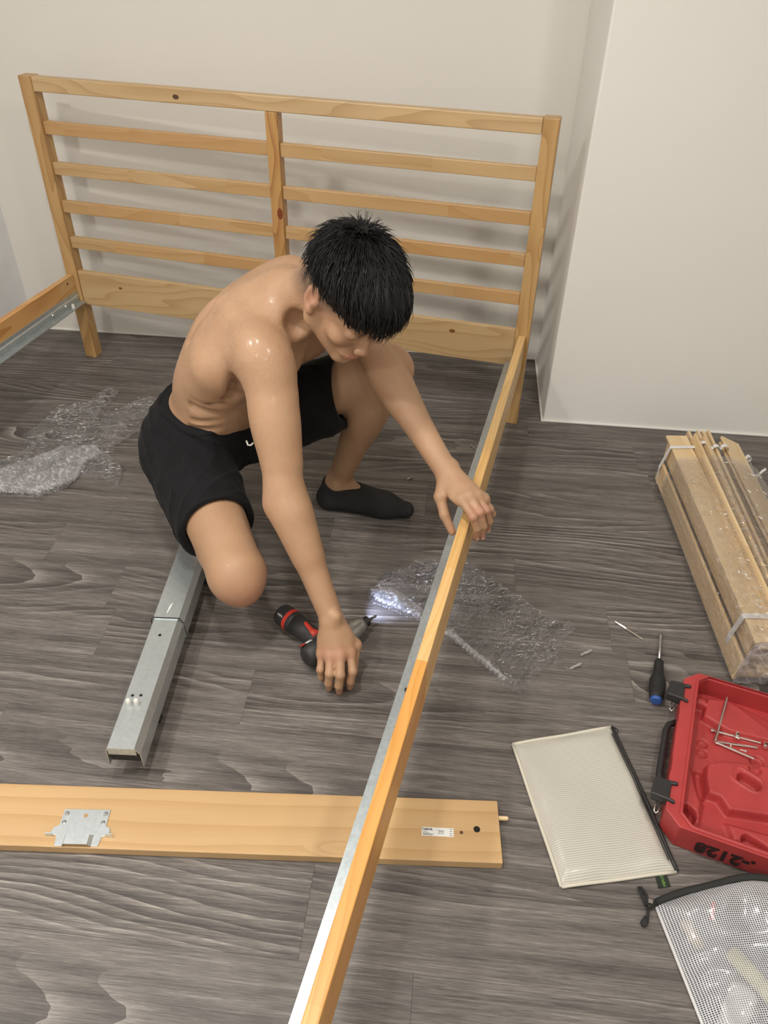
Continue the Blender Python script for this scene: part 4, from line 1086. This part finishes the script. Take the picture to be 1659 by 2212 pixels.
# legs
B.cone(HR, KR, .086, .059, .03, bulge=.002)
B.ell(KR+V3(.006, -.010, -.004), None, (.057, .057, .060), .03)
B.ell(KR+V3(.020, -.026, -.018), None, (.038, .034, .042), .025)
B.cone(KR+V3(-.01, .012, -.022), AR_, .052, .034, .025, bulge=.010, bt=.35)
B.cone(AR_, V3(.870, -.860, .035), .034, .030, .02)
B.cone(V3(.870, -.860, .035), V3(.905, -.880, .020), .026, .016, .02)
B.cone(HL, KL, .086, .057, .03, bulge=.002)
B.ell(KL+V3(.010, -.002, .004), None, (.054, .054, .056), .025)
B.ell(KL+V3(.034, -.004, .0), None, (.028, .034, .034), .02)
B.cone(KL+V3(-.010, 0, -.02), AL, .052, .031, .025, bulge=.011, bt=.34)
B.ell(V3(1.168, -.598, .088), None, (.012, .010, .014), .014)
B.cone(AL, V3(1.150, -.583, .040), .031, .030, .02)
B.cone(AL+V3(.01, 0, -.02), V3(1.29, -.572, .032), .030, .022, .02)
B.cone(V3(1.15, -.583, .034), V3(1.345, -.567, .022), .028, .018, .02)
# head
ha = (hF, hL, hU)
B.ell(H(-.012, 0, .030), ha, (.096, .074, .084), .02)
B.ell(H(.030, 0, -.028), ha, (.062, .060, .080), .02)
for sg in (-1, 1):
    B.cone(H(.0, sg*.052, -.062), H(.070, sg*.012, -.100), .020, .017, .018)
    B.cone(H(-.005, sg*.058, -.015), H(.0, sg*.052, -.062), .016, .018, .02)
    B.ell(H(.062, sg*.042, -.032), ha, (.022, .020, .018), .018)
B.ell(H(.076, 0, -.100), ha, (.018, .020, .016), .014)
B.cone(H(.080, -.036, .018), H(.080, .036, .018), .012, .012, .014)
for sg in (-1, 1):
    B.ell(H(.098, sg*.031, -.004), ha, (.016, .017, .010), .012, 's')
    B.ell(H(.079, sg*.031, -.006), ha, (.0135, .0150, .0125), .004)
    B.cone(H(.0915, sg*.020, -.010), H(.0885, sg*.043, -.010), .0012, .0012, .003, 's')
B.cone(H(.090, 0, .004), H(.105, 0, -.034), .0080, .0105, .014)
B.ell(H(.107, 0, -.038), ha, (.010, .0115, .0095), .008)
for sg in (-1, 1): B.ell(H(.102, sg*.0125, -.042), ha, (.0085, .0065, .0070), .005)
B.ell(H(.084, 0, -.070), ha, (.016, .028, .020), .012)
B.ell(H(.0965, 0, -.0665), ha, (.0085, .0235, .0055), .004)
B.ell(H(.0945, 0, -.0785), ha, (.0085, .0200, .0065), .004)
B.cone(H(.107, -.020, -.0725), H(.107, .020, -.0725), .0018, .0018, .003, 's')
B.cone(H(.098, -.014, -.0885), H(.098, .014, -.0885), .0040, .0040, .008, 's')
# ears
for sg in (-1, 1):
    up = nrm_(hU*.95-hF*.22); ef = nrm_(hF*.95+hU*.22+hL*sg*-.15); el = np.cross(ef, up)
    c = H(-.014, sg*.080, -.010)
    B.ell(c, (ef, el, up), (.0195, .0075, .0320), .004)
    B.ell(c+hF*.006-up*.024, (ef, el, up), (.010, .0065, .013), .006)
    B.ell(c+hL*sg*.0075+hF*.003+up*.002, (ef, el, up), (.0105, .0062, .0205), .003, 's')
    B.cone(c+hL*sg*.004+hF*.010-up*.004, c+hL*sg*.002+hF*.012-up*.012, .0035, .0035, .003)
    B.cone(c+hF*.014, H(.0, sg*.072, -.010), .006, .010, .008)

# hands: fingers built in their own small field so they stay apart, then joined to the wrist
def hand(lo, hi, Wp, mcp, pip, tips, thumb, rr, sag, wr=.0255):
    F = B.sub(lo, hi)
    nr = nrm_(np.cross(mcp[3]-Wp, mcp[0]-Wp))
    if nr[2] < 0: nr = -nr
    for i in range(4):
        F.cone(Wp+(mcp[i]-Wp)*.18, mcp[i]-nr*.004, .0175, .0118, .016)
    F.ell(Wp*.42+np.mean(mcp, 0)*.58-nr*.010, (nrm_(np.mean(mcp, 0)-Wp), nrm_(mcp[0]-mcp[3]), nr), (.040, .036, .014), .014)
    for i in range(3): F.cone(mcp[i]-nr*.004, mcp[i+1]-nr*.004, .0108, .0108, .010)
    for i in range(4):
        m_, p_, t_ = mcp[i], pip[i], tips[i]; r = rr[i]*1.07
        dp = p_+(t_-p_)*.52+nrm_(sag)*.006
        G_ = B.sub(np.minimum(np.minimum(m_, p_), t_)-.03, np.maximum(np.maximum(m_, p_), t_)+.03)
        G_.cone(m_-nr*.003, p_, r*1.10, r*.98, .003)
        G_.ell(p_, None, (r*1.0,)*3, .004)
        G_.cone(p_, dp, r*.96, r*.90, .003)
        G_.cone(dp, t_, r*.90, r*.74, .003)
        G_.ell(m_-nr*.001, None, (.0112, .0112, .0098), .010)
        a = np.round((G_.lo-F.lo)/F.h).astype(int)
        # clip the finger field into the hand field
        lo_i = np.maximum(a, 0); hi_i = np.minimum(a+G_.n, F.n)
        sl = tuple(slice(lo_i[k], hi_i[k]) for k in range(3)); sg = tuple(slice(lo_i[k]-a[k], hi_i[k]-a[k]) for k in range(3))
        A_ = F.D[sl]; d = G_.D[sg]; k = .0035; h = np.clip(.5+.5*(d-A_)/k, 0, 1); F.D[sl] = np.minimum(d*(1-h)+A_*h-k*h*(1-h), .05)
    t0, t1, t2, t3 = thumb
    F.cone(t0, t1, .0175, .0135, .014); F.cone(t1, t2, .0128, .0108, .004); F.cone(t2, t3, .0108, .0085, .004)
    F.ell(t1, None, (.0138,)*3, .006)
    return F
FR = hand((1.27, -1.25, -.012), (1.46, -1.05, .19), WR,
     [V3(1.383, -1.158, .084), V3(1.366, -1.176, .090), V3(1.345, -1.180, .088), V3(1.325, -1.174, .081)],
     [V3(1.398, -1.186, .060), V3(1.377, -1.209, .068), V3(1.354, -1.211, .068), V3(1.329, -1.199, .058)],
     [V3(1.393, -1.192, .012), V3(1.374, -1.208, .009), V3(1.350, -1.206, .010), V3(1.331, -1.188, .012)],
     (V3(1.352, -1.128, .115), V3(1.386, -1.128, .078), V3(1.391, -1.160, .044), V3(1.380, -1.180, .018)), (.0092, .0096, .0092, .0080), V3(.0, -1, .2))
B.merge(FR, .012)
FL_ = hand((1.46, -1.00, .25), (1.67, -.80, .43), WL,
     [V3(1.560, -.915, .368), V3(1.574, -.905, .374), V3(1.589, -.897, .370), V3(1.604, -.890, .360)],
     [V3(1.592, -.950, .352), V3(1.603, -.935, .355), V3(1.614, -.916, .348), V3(1.620, -.894, .336)],
     [V3(1.602, -.942, .290), V3(1.613, -.930, .285), V3(1.621, -.905, .287), V3(1.622, -.877, .300)],
     (V3(1.512, -.868, .366), V3(1.511, -.900, .350), V3(1.527, -.925, .322), V3(1.549, -.938, .290)), (.0088, .0090, .0086, .0076), V3(1, -.3, .1))
B.merge(FL_, .012)
B.plane((0, 0, .0005), (0, 0, -1))

def skin_mat():
    t = NT('skin'); co = t.coord()
    a = t.n('ShaderNodeAttribute'); a.attribute_name = 'tint'; r, g, b = [x for x in (t.n('ShaderNodeSeparateColor'),)][0:1]+[None, None] if False else (None, None, None)
    sc = t.n('ShaderNodeSeparateColor'); t.l(a.outputs['Color'], sc.inputs[0])
    n1 = t.noise(co, 9, 3, .5); n2 = t.noise(co, 260, 3, .6)
    c = t.ramp(n1, [(.3, (.385, .225, .128)), (.7, (.46, .280, .164))])
    mott = t.noise(co, 28, 4, .65); c = t.mix(t.math('MULTIPLY', t.math('SUBTRACT', mott, .48, clamp=True), 1.6, clamp=True), c, (.40, .215, .125))
    c = t.mix(t.math('MULTIPLY', sc.outputs[0], .6), c, (.43, .185, .125))
    c = t.mix(sc.outputs[1], c, (.09, .055, .035))
    c = t.mix(sc.outputs[2], c, (.46, .13, .10))
    t.set(col=c, rough=t.math('ADD', .50, t.math('MULTIPLY', n2, .14)))
    t.b.inputs['Subsurface Weight'].default_value = .12; t.b.inputs['Subsurface Radius'].default_value = (.012, .005, .003); t.b.inputs['Subsurface Scale'].default_value = 1.0
    t.b.inputs['Specular IOR Level'].default_value = .5
    dr = t.noise(co, 110, 3, .65); drops = t.math('MULTIPLY', t.math('SUBTRACT', dr, .5, clamp=True), 4)
    sw = t.math('MULTIPLY', t.math('SUBTRACT', t.noise(co, 55, 4, .7), .47, clamp=True), 7, clamp=True)
    t.inp(t.b, 'Coat Weight', t.math('MULTIPLY', t.math('MULTIPLY', a.outputs['Alpha'], sw), .8)); t.b.inputs['Coat Roughness'].default_value = .2
    t.bump(t.math('ADD', t.math('MULTIPLY', n2, .5), t.math('MULTIPLY', t.math('MULTIPLY', drops, a.outputs['Alpha']), 2)), .0007, .45)
    return t.m
SKIN = skin_mat()
man = empty('person', (0, 0, 0), 'crouching shirtless person in black shorts and black ankle socks, head bent down, hand on rail', 'person')
body, BP = B.mesh('body', SKIN, man)
def blob(P_, c, r): return np.exp(-(np.linalg.norm(P_-np.array(c), axis=1)/r)**2)
tint = np.zeros((len(BP), 4), np.float32)
for c, r, w in ((KR+V3(.03, -.035, -.03), .055, 1.0), (KL+V3(.03, 0, 0), .05, .5), (ER+V3(-.02, -.02, 0), .03, .4), (H(-.014, -.085, -.01), .035, .8), (H(-.014, .085, -.01), .035, .8), (H(.105, 0, -.04), .02, .6), (H(.07, -.04, -.03), .03, .3)):
    tint[:, 0] += w*blob(BP, c, r)
for m_ in ((1.383, -1.158, .088), (1.366, -1.176, .094), (1.345, -1.180, .092), (1.325, -1.174, .085), (1.592, -.950, .355), (1.603, -.935, .358), (1.614, -.916, .35), (1.602, -.942, .290), (1.613, -.930, .285), (1.621, -.905, .287), (1.549, -.938, .29), (1.393, -1.192, .012), (1.374, -1.208, .009), (1.350, -1.206, .010)):
    tint[:, 0] += .8*blob(BP, m_, .016)
L_ = BP-HT; lf, ll, lu = L_@hF, L_@hL, L_@hU
near = np.linalg.norm(L_, axis=1) < .14
line = .012+np.clip(lf, 0, .2)*.25
hairz = np.clip((lu-(line-.035)-np.clip(lf-.02, 0, 1)*.5)/.03, 0, 1)*near*(np.abs(ll) < .0785)
front = (lf > .055)
hairz[front] = np.clip((lu[front]-.045)/.02, 0, 1)*near[front]
tint[:, 1] = np.clip(hairz*.9, 0, .92)
nape = near & (lf < -.03) & (lu > -.075) & (lu < .0); tint[nape, 1] = np.maximum(tint[nape, 1], np.clip((lu[nape]+.075)/.05, 0, .85))
# brows, lips, beard shade
for sg in (-1, 1):
    for k in range(7):
        f = k/6; tint[:, 1] += .35*blob(BP, H(.094-.016*f, sg*(.014+.036*f), .016+.004*math.sin(f*3)), .0055)
    for k in range(6):
        f = k/5; tint[:, 1] += .30*blob(BP, H(.0925-.006*f, sg*(.020+.023*f), -.010), .0024)
tint[:, 1] += .10*blob(BP, H(.09, 0, -.095), .022)
for k in range(9):
    y = -.021+.042*k/8; tint[:, 2] += .5*blob(BP, H(.102-abs(y)*.25, y, -.0665+.0015), .0042)+.5*blob(BP, H(.100-abs(y)*.25, y*.9, -.078), .0048)
tint[:, :3] = np.clip(tint[:, :3], 0, .95)
tint[:, 3] = np.clip(1.1*blob(BP, SR+V3(-.02, .03, .03), .12)+.8*blob(BP, NB, .10)+.5*blob(BP, SR+V3(-.09, .07, .0), .10)+.15, 0, 1)
at = body.data.color_attributes.new('tint', 'FLOAT_COLOR', 'POINT'); at.data.foreach_set('color', tint.ravel())

# shorts
def cloth_mat():
    t = NT('black_cotton'); co = t.coord(); n = t.noise(co, 700, 2); n1 = t.noise(co, 12, 3)
    t.set(col=t.mix(n1, (.005, .005, .0058), (.0105, .0105, .012)), rough=.88)
    t.b.inputs['Specular IOR Level'].default_value = .2; t.b.inputs['Sheen Weight'].default_value = .03; t.b.inputs['Sheen Roughness'].default_value = .5
    t.bump(n, .0006, .5); return t.m
CLOTH = cloth_mat()
S_ = Field((.68, -1.10, .10), (1.30, -.44, .52), .0032)
S_.ell(PEL+V3(-.012, .0, .022), (pelL, np.cross(pelL, V3(0, 0, 1)), V3(0, 0, 1)), (.182, .132, .135), .02)
S_.ell(V3(.905, -.715, .345), (pelL, sp, bk), (.150, .10, .112), .03)
dR = KR-HR; dL = KL-HL
S_.cone(HR+V3(-.004, 0, -.006), HR+dR*.68+V3(0, 0, -.004), .108, .0830, .03)
S_.cone(HL+V3(0, 0, -.004), HL+dL*.72+V3(-.004, -.006, -.012), .106, .0860, .03)
S_.cone(HL+dL*.15+V3(0, -.06, -.04), HL+dL*.62+V3(-.01, -.035, -.055), .060, .058, .04)
S_.cone(HR+V3(-.01, .02, -.04), HR+dR*.60+V3(-.022, .015, -.030), .085, .070, .04)
# folds
sl, X = S_.win(S_.lo, S_.lo+S_.h*S_.n)
def foldn(X, d, f, ph, warp=2.0):
    a = X[0]*d[0]+X[1]*d[1]+X[2]*d[2]
    w = np.sin(X[0]*23+ph)+np.sin(X[1]*19+ph*1.7)+np.sin(X[2]*27+ph*.6)
    s = np.sin(a*f+w*warp*.5+ph)
    return (1-np.abs(s))**2
hipm = np.exp(-(((X[0]-.87)**2+(X[1]+.86)**2+(X[2]-.33)**2)/.015)); mid2 = np.exp(-(((X[0]-.98)**2+(X[1]+.98)**2+(X[2]-.24)**2)/.02))
disp = .0085*foldn(X, nrm_((.55, .3, .9)), 95, 1.0)*hipm+.0060*foldn(X, nrm_((.9, -.2, .5)), 70, 2.2)*mid2+.0028*foldn(X, nrm_((.3, .8, .4)), 60, 4.0)+.0012*np.sin(X[0]*60+np.sin(X[1]*50)*2)*np.sin(X[2]*70+1)
S_.D[sl] = S_.D[sl]-disp.astype(np.float32)
# hems, waist opening
hR = HR+dR*.655; nR = nrm_(nrm_(dR)+V3(.0, 0, .10)); S_.plane(hR, nR, lo=(.90, -1.12, .08), hi=(1.3, -.86, .5))
hL_ = HL+dL*.70; S_.plane(hL_, nrm_(nrm_(dL)+V3(0, 0, -.25)), lo=(1.09, -.80, .1), hi=(1.32, -.42, .52))
wp = V3(.915, -.745, .392); wn = nrm_(V3(.10, -.02, 1.0)); S_.plane(wp, wn, lo=(.68, -.98, .30), hi=(1.05, -.46, .52))
S_.cone(HR+dR*.60, HR+dR*.95, .0735, .0720, .004, 's'); S_.cone(HL+dL*.64+V3(-.004, -.006, -.010), HL+dL*.98+V3(-.004, -.008, -.012), .076, .076, .004, 's')
shorts, _ = S_.mesh('shorts', CLOTH, man)
# waistband, hem welts, drawstring
def ring_on(field, p0, n, r0, count, name, rad, mat, parent, c=None, push=.0):
    n = nrm_(n); a = nrm_(np.cross(n, V3(0, 0, 1)) if abs(n[2]) < .9 else np.cross(n, V3(1, 0, 0))); b = np.cross(n, a)
    pts = []
    for k in range(count+1):
        th = 2*PI*k/count; d = a*math.cos(th)+b*math.sin(th); r = r0
        # march from outside to the surface
        rr_ = .30; hit = None
        while rr_ > .01:
            q = p0+d*rr_; i = np.round((q-field.lo)/field.h).astype(int)
            if (i >= 0).all() and (i < field.n).all() and field.D[tuple(i)] < .001: hit = rr_; break
            rr_ -= .003
        pts.append((p0+d*((hit or r0)+push)))
    P2 = np.array(pts[:-1]); P2 = (np.roll(P2, 1, 0)+P2*2+np.roll(P2, -1, 0))/4
    m = MB(); m.tube([Vector(p) for p in np.vstack([P2, P2[:1]])], rad, 8); return m.build(name, mat, parent, smooth=True)
ring_on(S_, hR-nR*.006, nR, .09, 40, 'hem', .0042, CLOTH, shorts, push=-.001)
ring_on(S_, wp-wn*.006, wn, .14, 48, 'waistband', .0070, CLOTH, shorts, push=-.004)
q = MB(); q.tube([(1.036, -.845, .368), (1.043, -.853, .362), (1.050, -.853, .363), (1.055, -.848, .368)], .0022, 6); q.build('drawstring', WHITEP, shorts, smooth=True)

# socks
SOCK = simple('black_sock', (.012, .012, .013), .85, 0, .25, 300)
K = Field((1.09, -.66, -.01), (1.42, -.50, .14), .0028)
K.cone(AL+V3(-.002, 0, .03), V3(1.148, -.583, .042), .0345, .0345, .015)
K.ell(V3(1.142, -.586, .032), None, (.036, .036, .034), .012)
K.cone(V3(1.150, -.584, .034), V3(1.300, -.573, .029), .0345, .036, .015)
K.cone(V3(1.185, -.575, .066), V3(1.300, -.570, .036), .030, .026, .025)
K.cone(V3(1.300, -.573, .029), V3(1.358, -.567, .0225), .036, .026, .02, flat=((0, 0, 1), .86))
K.plane((0, 0, .0008), (0, 0, -1)); K.plane((1.17, -.57, .083), nrm_(V3(.10, -.12, 1)))
o, _ = K.mesh('sock', SOCK, man)
K2 = Field((.80, -.93, -.01), (.96, -.78, .14), .0035)
K2.cone(V3(.872, -.852, .11), V3(.870, -.860, .036), .0375, .034, .015); K2.cone(V3(.870, -.860, .034), V3(.908, -.882, .022), .031, .020, .02)
K2.plane((0, 0, .0008), (0, 0, -1)); K2.mesh('sock', SOCK, man)

# nails
NAIL = simple('nail', (.62, .36, .27), .25, 0, .03)
def nail(t_, dirv, nv, r=.0048):
    d = nrm_(dirv); n = nrm_(nv-d*(nv@d)); s_ = np.cross(d, n); q = MB(); V = []; F = []
    for i in range(5):
        for j in range(5):
            a = (i/4-.5)*2; b = (j/4-.5)*2; V.append(Vector(t_+d*a*.0055+s_*b*r+n*(.0078-.0022*b*b-.0006*a*a)))
    for i in range(4):
        for j in range(4): F.append((i*5+j, i*5+j+1, i*5+j+6, i*5+j+5))
    q.add(V, F); q.build('fingernail', NAIL, man, smooth=True)
for t_, p_ in ((V3(1.602, -.942, .292), V3(1.592, -.950, .352)), (V3(1.613, -.930, .287), V3(1.603, -.935, .355)), (V3(1.621, -.905, .289), V3(1.614, -.916, .348))):
    nail(t_, t_-p_, V3(1, -.75, .15))
# hair: cap plus locks combed from the whorl
HAIR = NT('black_hair'); HAIR.set(col=(.0045, .0042, .0043), rough=.50); HAIR.b.inputs['Specular IOR Level'].default_value = .3; HAIR = HAIR.m
Hf = Field(HT-.19, HT+.19, .003)
Hf.ell(H(-.018, 0, .046), ha, (.104, .083, .090), .02)
Hf.ell(H(.030, 0, .075), ha, (.085, .075, .055), .03)
Hf.ell(H(.055, -.008, .048), ha, (.052, .058, .036), .02)
Hf.ell(H(-.062, 0, .040), ha, (.058, .070, .070), .02)
# keep above a hairline: nape low, over the ears, then forward to the fringe
Hf.plane(H(-.02, 0, -.004), nrm_(-hU*1.0+hF*.42))
Hf.plane(H(.07, 0, .018), nrm_(-hU*1.0+hF*.05))
sl, X = Hf.win(Hf.lo, Hf.lo+Hf.h*Hf.n)
gx = X[0]-HT[0]; gy = X[1]-HT[1]; gz = X[2]-HT[2]
gf = gx*hF[0]+gy*hF[1]+gz*hF[2]; gl = gx*hL[0]+gy*hL[1]+gz*hL[2]; gu = gx*hU[0]+gy*hU[1]+gz*hU[2]
thg = np.arctan2(gl, gf+.055)
Hf.D[sl] = Hf.D[sl]-(.0022*(1-np.abs(np.sin(thg*17+np.sin(gu*60)*.8+gf*20))).astype(np.float32)-.001)
hair, HP = Hf.mesh('hair', HAIR, man)
rr = random.Random(11)
W0 = np.array([-.060, .0, .122])   # whorl, head axes
def surf(d):
    """point on the cap along unit direction d (head axes) from the cap centre"""
    c = H(-.005, 0, .045); dw = hF*d[0]+hL*d[1]+hU*d[2]; r = .16
    while r > .05:
        q = c+dw*r; i = np.round((q-Hf.lo)/Hf.h).astype(int)
        if (i >= 0).all() and (i < Hf.n).all() and Hf.D[tuple(i)] < 0: return q, dw
        r -= .002
    return None, dw
q = MB(); cnt = 0
centre = H(-.005, 0, .045); wh = H(*W0)
while cnt < 5200:
    d = np.array([rr.gauss(0, 1), rr.gauss(0, 1), rr.gauss(.25, 1)]); d /= np.linalg.norm(d)
    p, dw = surf(d)
    if p is None: continue
    l = p-HT; f, s_, u = l@hF, l@hL, l@hU
    if -.050 < f < .030 and u < .034 and abs(s_) > .055: continue
    n = nrm_(p-centre)
    t_ = p-wh; dist = np.linalg.norm(t_); t_ = t_-n*(t_@n)
    if np.linalg.norm(t_) < 1e-4: continue
    t_ = nrm_(t_)
    fwd = hF-n*(hF@n); t_ = nrm_(t_+fwd*.35*(1 if u > .03 else .1)+np.array([rr.gauss(0, .17) for _ in range(3)]))
    low = u < .035 and f < .06
    L = rr.uniform(.010, .018) if low else rr.uniform(.028, .050)
    if f > .055: L = rr.uniform(.030, .055)
    if s_ < -.03 and u < .075 and f > -.03: L *= .55
    if dist < .035: L = rr.uniform(.020, .034)
    lift = .0035 if low else .009
    if dist < .03: lift = .018
    pts = [p-n*.003]; dirn = nrm_(t_+n*(.22 if dist > .03 else .75)); cur = p.copy(); N = 4
    for k in range(N):
        cur = cur+dirn*L/N; pts.append(cur.copy())
        rel = cur-centre; nn_ = nrm_(rel)
        dirn = nrm_(dirn-nn_*.17+np.array([rr.gauss(0, .05) for _ in range(3)]))
        if f > .06 and k > 0: dirn = nrm_(dirn-hU*.14)
    w = rr.uniform(.0007, .0017)
    q.tube([Vector(a) for a in pts], [w, w*1.1, w*.9, w*.6, w*.12], 4, flat=.55, up=Vector(n), cap=False); cnt += 1
for k in range(26):    # stray hairs at the crown
    a = rr.uniform(0, 2*PI); o3 = H(W0[0]+.022*math.cos(a), .022*math.sin(a), .128); dn = nrm_(hU*.7+hF*math.cos(a)*.8+hL*math.sin(a)*.8+V3(0, .35, .5))
    pts = [o3-dn*.012, o3+dn*.006, o3+dn*.013+V3(0, 0, .001), o3+nrm_(dn+V3(rr.gauss(0, .3), 0, -.2))*.022]
    q.tube([Vector(b) for b in pts], [.0006, .0005, .0004, .0001], 4, cap=False)
lk = q.build('hair_locks', HAIR, hair, smooth=True); lk['kind'] = 'stuff'
